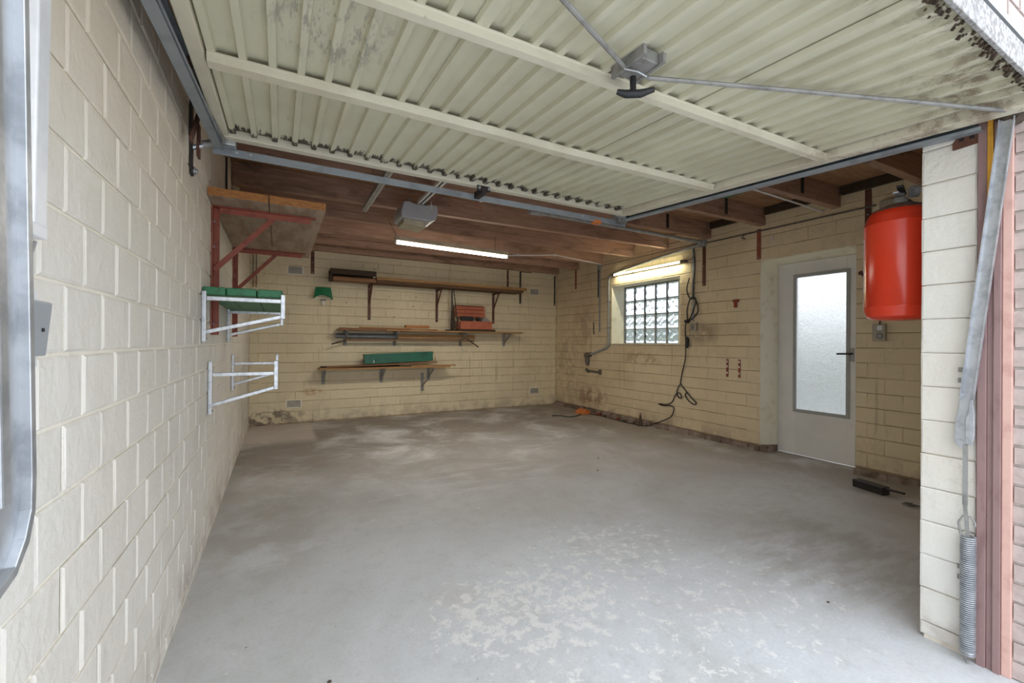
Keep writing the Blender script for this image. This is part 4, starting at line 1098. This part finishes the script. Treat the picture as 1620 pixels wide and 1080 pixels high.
for a, b, mt in ((1.140, 1.160, 'white_metal'), (1.178, 1.198, 'white_metal'), (1.160, 1.178, 'black_steel')):
    MB().box(a, b, 2.66, 4.02, 2.565 if mt == 'black_steel' else 2.558, 2.585).build('rail_channel' if mt != 'black_steel' else 'chain_slot', mt, t)
MB().bar((1.20, 3.36, 2.56), (1.28, 3.15, 2.555), .012, .012).build('release_arm', 'galv', t, .002)
MB().tube([(1.24, 3.9, 2.56), (1.24, 3.9, 2.49)], .003, 5).build('release_cord', 'white_pl', t)
t = thing('angle_rail', (.745, 3.6, 2.55), 'short aluminium rail under the joists left of the opener motor', 'rail')
MB().box(.715, .722, 2.66, 4.50, 2.555, 2.600).build('side_flange', 'galv', t)
MB().box(.722, .765, 2.66, 4.50, 2.555, 2.562).build('bottom_flange', 'galv', t)
MB().box(.742, .747, 2.66, 4.50, 2.548, 2.556).build('ridge', 'white_metal', t)
t = thing('photo_sensor', (1.66, 3.9, 2.6), 'small white lamp holder under a joist right of the opener motor', 'lamp holder')
MB().tube([(1.60, 3.78, 2.615), (1.67, 3.72, 2.60)], [.016, .022], 10).build('holder', 'black', t)
MB().tube([(1.66, 3.73, 2.602), (1.71, 3.69, 2.60)], [.024, .020], 10).build('cap', 'white_pl', t)
# white conduits on joists
t = thing('joist_conduit', (3.4, 5.0, 2.5), 'thin white conduit from the hanging light towards the back right corner', 'conduit')
MB().tube([(2.71, 5.17, 2.43), (3.15, 5.30, 2.50), (3.72, 5.50, 2.60), (4.9, 5.82, 2.615)], .008, 8).build('tube', 'white_pl', t)
for p in ((2.9, 5.226, 2.465), (3.7, 5.492, 2.592)): MB().bar(p, (p[0] + .02, p[1], p[2] + .003), .026, .026).build('clip', 'white_pl', t)
t = thing('joist_conduit', (4.2, 2.2, 2.6), 'thin white conduit beside the joist left of the fire extinguisher', 'conduit')
MB().tube([(3.0, 2.22, 2.615), (3.60, 2.315, 2.615), (4.90, 2.36, 2.615)], .009, 8).build('tube', 'white_pl', t)
t = thing('joist_conduit', (3.4, 3.72, 2.6), 'thick grey conduit along the joist from the rail corner to the right wall', 'conduit')
MB().tube([(2.3, 3.80, 2.60), (4.93, 3.80, 2.592)], .021, 10).build('tube', 'conduit', t)
MB().tube([(2.25, 3.80, 2.60), (2.40, 3.80, 2.60)], .032, 10).build('coupling', 'galv', t)
MB().box(XR - .06, XR - .001, 3.76, 3.86, 2.54, 2.625).build('junction_box', 'conduit', t, .006)
MB().tube([(3.7, 3.86, 2.60), (3.9, 3.95, 2.585), (4.1, 4.0, 2.56), (4.3, 3.95, 2.58), (4.5, 4.05, 2.56), (4.6, 3.9, 2.59)], .004, 6).build('loose_cable', 'black', t)

# ------------------------------------------------------------------ right wall pipes and cables
t = thing('water_pipe', (XR, 5.64, 1.0), 'grey pipe from the ceiling corner down beside the window to a wall tap', 'pipe')
R_ = XR - .022
MB().tube([(R_, 3.86, 2.575), (R_, 4.6, 2.515), (R_, 5.30, 2.435), (R_, 5.56, 2.405), (R_, 5.635, 2.375), (R_, 5.655, 2.30), (R_, 5.655, 1.27), (R_, 5.665, 1.20), (R_, 5.74, 1.155), (R_, 5.85, 1.125), (R_, 6.17, 1.035)], .020, 10).build('pipe_run', 'conduit', t)
for z in (1.5, 1.95): MB().box(XR - .045, XR - .001, 5.63, 5.68, z, z + .02).build('pipe_clip', 'galv_dull', t)
MB().tube([(R_, 5.655, 1.25), (R_, 5.665, 1.20), (R_, 5.72, 1.165)], .026, 10).build('elbow', 'conduit', t)
t = thing('wall_tap', (XR, 6.21, .9), 'brown wall tap at the end of the grey pipe', 'tap')
MB().tube([(R_ + .01, 6.12, 1.045), (R_, 6.20, 1.030)], .036, 12).build('boss', 'pipe', t)
MB().lathe([(.050, -.045), (.055, -.02), (.055, .02), (.04, .035)], (R_, 6.215, 1.02), 16, 0).build('body', 'pipe', t)
MB().tube([(R_ - .01, 6.215, .99), (R_ - .012, 6.21, .90), (R_ - .012, 6.205, .84)], [.042, .040, .020], 12).build('spout', 'pipe', t)
t = thing('pipe_stub', (XR, 6.0, .745), 'short horizontal brown pipe stub below the wall tap', 'pipe')
MB().tube([(R_, 6.24, .752), (R_, 5.88, .738)], .018, 10).build('stub', 'pipe', t)
MB().tube([(R_, 6.25, .765), (R_, 6.18, .735)], .028, 10).build('valve', 'pipe', t)
MB().tube([(R_, 5.87, .70), (R_, 5.87, .785)], .026, 10).build('end_tee', 'pipe', t)
t = thing('thin_conduit', (XR, 5.9, 1.44), 'narrow grey conduit down the right wall left of the window pipe', 'conduit')
MB().box(XR - .014, XR - .001, 5.895, 5.925, 1.45, 2.58).build('duct', 'conduit', t, .002)
MB().box(XR - .04, XR - .001, 5.86, 5.95, 2.54, 2.625).build('junction_box', 'conduit', t, .004)
t = MB().bar((XR - .008, 6.07, 1.62), (XR - .008, 6.062, 1.40), .014, .014, (0, 1, 0)).build('bare_rod', 'pipe', None); tag(t, 'short greenish rod on the right wall left of the narrow conduit', 'rod')
t = thing('wall_cable_duct', (XR, 3.965, 1.9), 'pale vertical cable duct right of the window ending at a small socket', 'cable duct')
MB().box(XR - .012, XR - .001, 3.955, 3.985, 1.56, 2.55).build('duct', 'conduit', t, .002)
t = thing('wall_socket', (XR, 3.94, 1.47), 'beige socket on the right wall right of the window', 'socket')
MB().box(XR - .035, XR - .001, 3.895, 3.99, 1.42, 1.535).build('case', 'socket', t, .004)
for k in range(4): MB().box(XR - .038, XR - .034, 3.925, 3.975, 1.44 + k * .02, 1.448 + k * .02).build('slot', 'hole', t)
C_ = XR - .018
def cable(name, pts, r, label, mat='black'):
    # smooth the polyline
    P = [Vector(p) for p in pts]; out = []
    for i in range(len(P) - 1):
        p0 = P[max(i - 1, 0)]; p1 = P[i]; p2 = P[i + 1]; p3 = P[min(i + 2, len(P) - 1)]
        for k in range(5):
            u = k / 5
            out.append(.5 * ((2 * p1) + (-p0 + p2) * u + (2 * p0 - 5 * p1 + 4 * p2 - p3) * u * u + (-p0 + 3 * p1 - 3 * p2 + p3) * u ** 3))
    out.append(P[-1])
    o = MB().tube(out, r, 6).build(name, mat, None); tag(o, label, 'cable'); return o
cable('hanging_cable', [(C_, 3.955, 2.54), (C_, 3.935, 2.35), (C_, 3.95, 2.1), (C_, 3.955, 1.88), (C_, 3.92, 1.86)], .008, 'black cable hanging beside the pale duct right of the window')
cable('coiled_cable', [(C_, 4.02, 2.15), (C_, 4.06, 2.02), (C_, 4.05, 1.94), (C_, 4.0, 1.86), (C_ - .01, 3.93, 1.87), (C_ - .01, 3.91, 1.80), (C_, 3.99, 1.63), (C_, 4.04, 1.57), (C_, 4.055, 1.70), (C_ - .01, 4.01, 1.84),
      (C_ - .02, 3.95, 1.88), (C_ - .01, 3.90, 1.82), (C_ - .01, 3.87, 1.72), (C_, 3.90, 1.65), (C_, 3.99, 1.58), (C_, 4.04, 1.55), (C_ - .045, 4.045, 1.50), (C_ - .03, 4.05, 1.30), (C_ - .01, 4.07, 1.05), (C_, 4.13, .85), (C_, 4.16, .69)], .008,
      'black cable looped into a coil beside the socket right of the window')
cable('trailing_cable', [(C_, 4.155, .69), (C_, 4.12, .65), (C_, 4.05, .585), (C_, 3.97, .51), (C_, 3.90, .455), (C_, 3.93, .43), (C_, 4.02, .47), (C_, 4.075, .54), (C_, 4.045, .59)], .008, 'black cable loop hanging low on the right wall')
cable('floor_cable', [(C_, 4.155, .69), (C_, 4.20, .63), (C_, 4.22, .55), (C_, 4.18, .49), (C_, 4.14, .50), (C_, 4.17, .56), (C_, 4.24, .53), (C_, 4.30, .42), (C_, 4.40, .37), (C_, 4.55, .36), (C_, 4.45, .345), (C_, 4.33, .36), (C_, 4.27, .33),
      (C_ - .01, 4.30, .22), (C_ - .02, 4.42, .14), (C_ - .05, 4.60, .06), (C_ - .08, 4.70, .012), (C_ - .13, 4.9, .010), (C_ - .12, 5.3, .010), (C_ - .10, 5.7, .010), (C_ - .14, 6.0, .010)], .0075, 'black cable running down to the floor and along the right wall foot')
t = thing('cable_plug', (XR - .05, 4.05, 1.28), 'black plug hanging on the cable below the socket', 'plug')
MB().lathe([(.010, -.10), (.022, -.06), (.026, 0), (.018, .04), (.008, .06)], (XR - .04, 4.03, 1.29), 12, 2).build('plug_body', 'black', t)
t = MB().lathe([(.022, -.03), (.028, 0), (.022, .03)], (XR - .05, 4.03, 1.555), 12, 0).build('cable_knot', 'black', None); tag(t, 'black plug head at the foot of the coiled cable', 'plug')
# red clips and dowels on the wall
t = thing('red_clip', (XR, 3.34, 1.74), 'red plastic tool clip on the right wall between window and door', 'clip')
MB().box(XR - .025, XR - .001, 3.305, 3.375, 1.765, 1.800).box(XR - .035, XR - .001, 3.330, 3.355, 1.70, 1.765).build('clip_body', 'redmark', t, .003)
for i, y in enumerate((3.455, 3.295)):
    t = thing('wall_hook_rail', (XR, y, .84), ['left red brown slotted hook strip low on the right wall', 'right red brown slotted hook strip beside the door opening'][i], 'hook strip', 'red hook strips')
    MB().box(XR - .007, XR - .001, y - .014, y + .014, .840, 1.06).build('strip', 'redmark', t, .001)
    for z in (.89, .97, 1.03): MB().box(XR - .010, XR - .006, y - .008, y + .008, z - .012, z + .012).build('slot', 'vent', t)
t = thing('key_hook', (XR, 2.03, 1.9), 'dark iron hook on the wall right of the door', 'hook')
MB().lathe([(.018, -.03), (.022, -.015), (.018, 0)], (XR - .0, 2.045, 1.945), 12, 0).build('boss', 'brown_steel', t)
MB().tube([(XR - .03, 2.045, 1.945), (XR - .05, 2.02, 1.93), (XR - .05, 2.0, 1.87)], .009, 8).build('prong', 'brown_steel', t)
t = thing('switch_socket', (XR, 1.9, 1.37), 'grey surface mounted switch and socket on the wall right of the door', 'socket')
MB().box(XR - .045, XR - .001, 1.845, 1.945, 1.29, 1.445).build('case', 'socket', t, .006)
MB().box(XR - .050, XR - .045, 1.865, 1.905, 1.39, 1.43).build('rocker', 'white_pl', t, .002)
MB().lathe([(.026, -.004), (.026, 0)], (XR - .045, 1.885, 1.335), 18, 0).build('socket_face', 'pipe', t)
MB().lathe([(.018, -.003), (.018, 0)], (XR - .049, 1.885, 1.335), 18, 0).build('socket_well', 'grey_pl', t)
MB().tube([(XR - .018, 1.895, 1.445), (XR - .018, 1.895, 2.2)], .008, 8).build('feed_conduit', 'pipe', t)
# conduit along the top of the right wall
t = thing('wall_top_conduit', (XR, 3.0, 2.59), 'thin grey conduit running along the top of the right wall above the door', 'conduit')
MB().tube([(XR - .012, 3.77, 2.58), (XR - .012, 2.9, 2.575), (XR - .012, 2.0, 2.57), (XR - .012, 1.93, 2.57)], .009, 8).build('tube', 'pipe', t)
MB().tube([(XR - .02, 3.20, 2.575), (XR - .06, 3.215, 2.555), (XR - .06, 3.235, 2.525), (XR - .02, 3.22, 2.52)], .008, 8).build('ring_clip', 'pipe', t)
MB().tube([(XR - .012, 5.86, 2.60), (XR - .012, 3.86, 2.60)], .004, 6).build('thin_cable', 'black', t)
t = MB().tube([(XR - .002, 2.90, 2.49), (XR - .02, 2.89, 2.46), (XR - .02, 2.91, 2.42)], .007, 6).build('white_hook', 'white_pl', None); tag(t, 'small white hook on the wall above the left of the door', 'hook')
t = thing('junction_box', (XR, 1.86, 2.45), 'grey round cornered junction box behind the fire extinguisher valve', 'junction box')
MB().box(XR - .05, XR - .001, 1.72, 1.90, 2.42, 2.60).build('case', 'socket', t, .02)

# ------------------------------------------------------------------ red fire extinguisher
EX, EY, ER, EZ = 2.68, .95, .139, 1.372
t = thing('fire_extinguisher', (EX, EY, EZ), 'large red fire extinguisher hanging behind the pier right of the door', 'fire extinguisher')
H_ = .52
prof = [(.02, .006), (.06, 0), (.105, .004), (.128, .018), (ER - .002, .045), (ER, .060), (ER + .0015, .062), (ER + .0015, .066), (ER, .068), (ER, H_ - .055), (ER + .0015, H_ - .053), (ER + .0015, H_ - .049), (ER, H_ - .047), (ER - .008, H_ - .015), (.118, H_ + .012), (.09, H_ + .032), (.05, H_ + .045), (.03, H_ + .048)]
MB().lathe(prof, (EX, EY, EZ), 56).build('cylinder', 'extred', t)
MB().lathe([(.118, 0), (.110, .010), (.06, .034), (.03, .042)], (EX, EY, EZ + H_ + .012), 40).build('shoulder_dust', 'dirt', t)
MB().lathe([(.028, 0), (.028, .035), (.018, .04), (.018, .075)], (EX, EY, EZ + H_ + .045), 20).build('valve', 'galv_dull', t)
MB().bar((EX - .09, EY - .03, EZ + H_ + .115), (EX + .03, EY, EZ + H_ + .105), .026, .012).build('carry_handle', 'black_steel', t, .003)
MB().bar((EX - .11, EY - .02, EZ + H_ + .085), (EX + .03, EY, EZ + H_ + .09), .022, .008).build('squeeze_lever', 'galv', t, .002)
MB().tube([(EX + .03, EY - .03, EZ + H_ + .11), (EX + .05, EY - .05, EZ + H_ + .11)], .028, 18).build('pressure_gauge', 'grey_pl', t)
MB().tube([(EX + .02, EY, EZ + H_ + .075), (EX + .10, EY, EZ + H_ + .08), (EX + .16, EY + .0, EZ + H_ + .06)], .012, 10).build('hose', 'pipe', t)
MB().tube([(EX - .01, EY - .135, EZ + H_ - .004), (EX + .045, EY - .118, EZ + H_ + .004)], [.010, .013], 12).build('white_tag', 'white_pl', t)
MB().bar((EX - .05, EY + .05, EZ + H_ + .09), (EX - .05, EY + .05, 2.628), .030, .006).build('hanging_strap', 'galv_dull', t)
# white outlined label panel on the flank
m = MB()
def cyl(a, z, r): return (EX + r * math.cos(a), EY + r * math.sin(a), z)
def strip(a0, a1, z0, z1, n=8):
    vs = []; fs = []
    for i in range(n + 1):
        a = a0 + (a1 - a0) * i / n
        vs += [cyl(a, z0, ER + .0006), cyl(a, z1, ER + .0006), cyl(a, z0, ER + .0016), cyl(a, z1, ER + .0016)]
    for i in range(n):
        o = i * 4; fs += [(o + 2, o + 6, o + 7, o + 3), (o, o + 1, o + 5, o + 4), (o, o + 4, o + 6, o + 2), (o + 1, o + 3, o + 7, o + 5)]
    fs += [(0, 2, 3, 1), (n * 4, n * 4 + 1, n * 4 + 3, n * 4 + 2)]
    return vs, fs
A0, A1 = math.radians(35), math.radians(125)
m.add(*strip(A0, A1, EZ + .405, EZ + .408)); m.add(*strip(A0, A1, EZ + .145, EZ + .148))
m.add(*strip(A1 - .02, A1, EZ + .145, EZ + .408, 1)); m.add(*strip(A0, A0 + .02, EZ + .145, EZ + .408, 1))
rr_ = random.Random(4)
for k in range(7):
    z = EZ + .375 - k * .031; a = A0 + .15
    while a < A1 - .2:
        w_ = rr_.uniform(.04, .12); m.add(*strip(a, a + w_, z, z + .012, 2)); a += w_ + .03
m.build('printed_label', 'white_pl', t)

# ------------------------------------------------------------------ floor items
t = thing('hand_brush', (4.50, 1.80, 0), 'black dust brush lying on the floor beside the pier', 'brush')
d = Vector((-.06, -.24, 0)); p = Vector((4.51, 1.90, .050)); q = p + d
MB().bar(p, q, .085, .034).build('brush_head', 'black', t, .006)
MB().bar(p + Vector((0, 0, -.032)), q + Vector((0, 0, -.032)), .078, .034).build('bristles', 'black_steel', t, .004)
MB().bar(q + Vector((.0, .0, .004)), q + d * .55 + Vector((0, 0, .01)), .028, .016).build('handle', 'black', t, .006)
t = MB().tube([(4.30, 1.50, .012), (4.27, 1.46, .02), (4.31, 1.43, .012), (4.35, 1.46, .016), (4.31, 1.49, .02), (4.34, 1.40, .012), (4.42, 1.30, .010), (4.5, 1.15, .010)], .006, 6).build('floor_wire', 'pipe', None)
tag(t, 'brown twisted wire on the floor just left of the pier', 'wire')
t = MB().tube([(4.1, 6.12, .010), (4.22, 6.02, .012), (4.26, 5.86, .012), (4.42, 5.87, .012), (4.60, 5.98, .012), (4.68, 6.08, .014), (4.75, 6.0, .012)], .008, 6).build('floor_hose', 'black', None)
tag(t, 'dark flexible tube curled on the floor in the back right corner', 'tube')
t = MB().prism([(4.62, .001), (4.84, .001), (4.80, .07), (4.72, .085)], 1, 5.98, 6.20).build('orange_rag', 'orange', None, .01)
tag(t, 'crumpled orange rag on the floor at the foot of the right wall', 'rag')
random.seed(11)
rub = ['grey mortar lump nearest the dark cone at the wall foot', 'dark mortar lump second from the cone', 'red brick lump third from the cone', 'grey mortar lump midway between cone and orange rag', 'dark mortar lump second from the orange rag', 'red brick lump nearest the orange rag']
for i in range(6):
    y = 5.0 + i * .17 + random.uniform(-.03, .03); x = XR - .10 + random.uniform(-.03, .02)
    s = random.uniform(.018, .035)
    o = MB().prism([(x - s, 0.001), (x + s, .001), (x + s * .7, s * 1.1), (x - s * .3, s * 1.3), (x - s * .9, s * .6)], 1, y - s, y + s).build('rubble_piece', ['plinth', 'dirt', 'redmark'][i % 3], None, .003)
    tag(o, rub[i], 'rubble', 'rubble along the right wall')
t = MB().lathe([(.045, 0), (.030, .06), (.012, .15), (.003, .20)], (XR - .13, 4.80, .001), 12, 2).build('dark_cone', 'dirt', None)
tag(t, 'dark pointed cone standing on the floor against the right wall foot', 'cone')
random.seed(21)
for x, y, l in ((2.43, 5.1, 'dark crumb far out on the middle of the floor'), (3.05, 3.65, 'dark crumb on the floor in front of the window'), (2.75, 3.3, 'dark crumb on the floor in front of the door, left'), (.17, 1.7, 'dark crumb on the floor by the left wall near the opening'), (2.35, 1.1, 'dark crumb on the floor left of the pier foot'), (.5, 1.1, 'dark crumb at the bottom edge of the floor in view')):
    r_ = random.uniform(.006, .011)
    o = MB().lathe([(r_ * .6, 0), (r_, r_ * .3), (r_ * .5, r_ * .8)], (x, y, .0005), 7).build('grit_crumb', 'dirt', None)
    tag(o, l, 'crumb', 'crumbs on the floor')
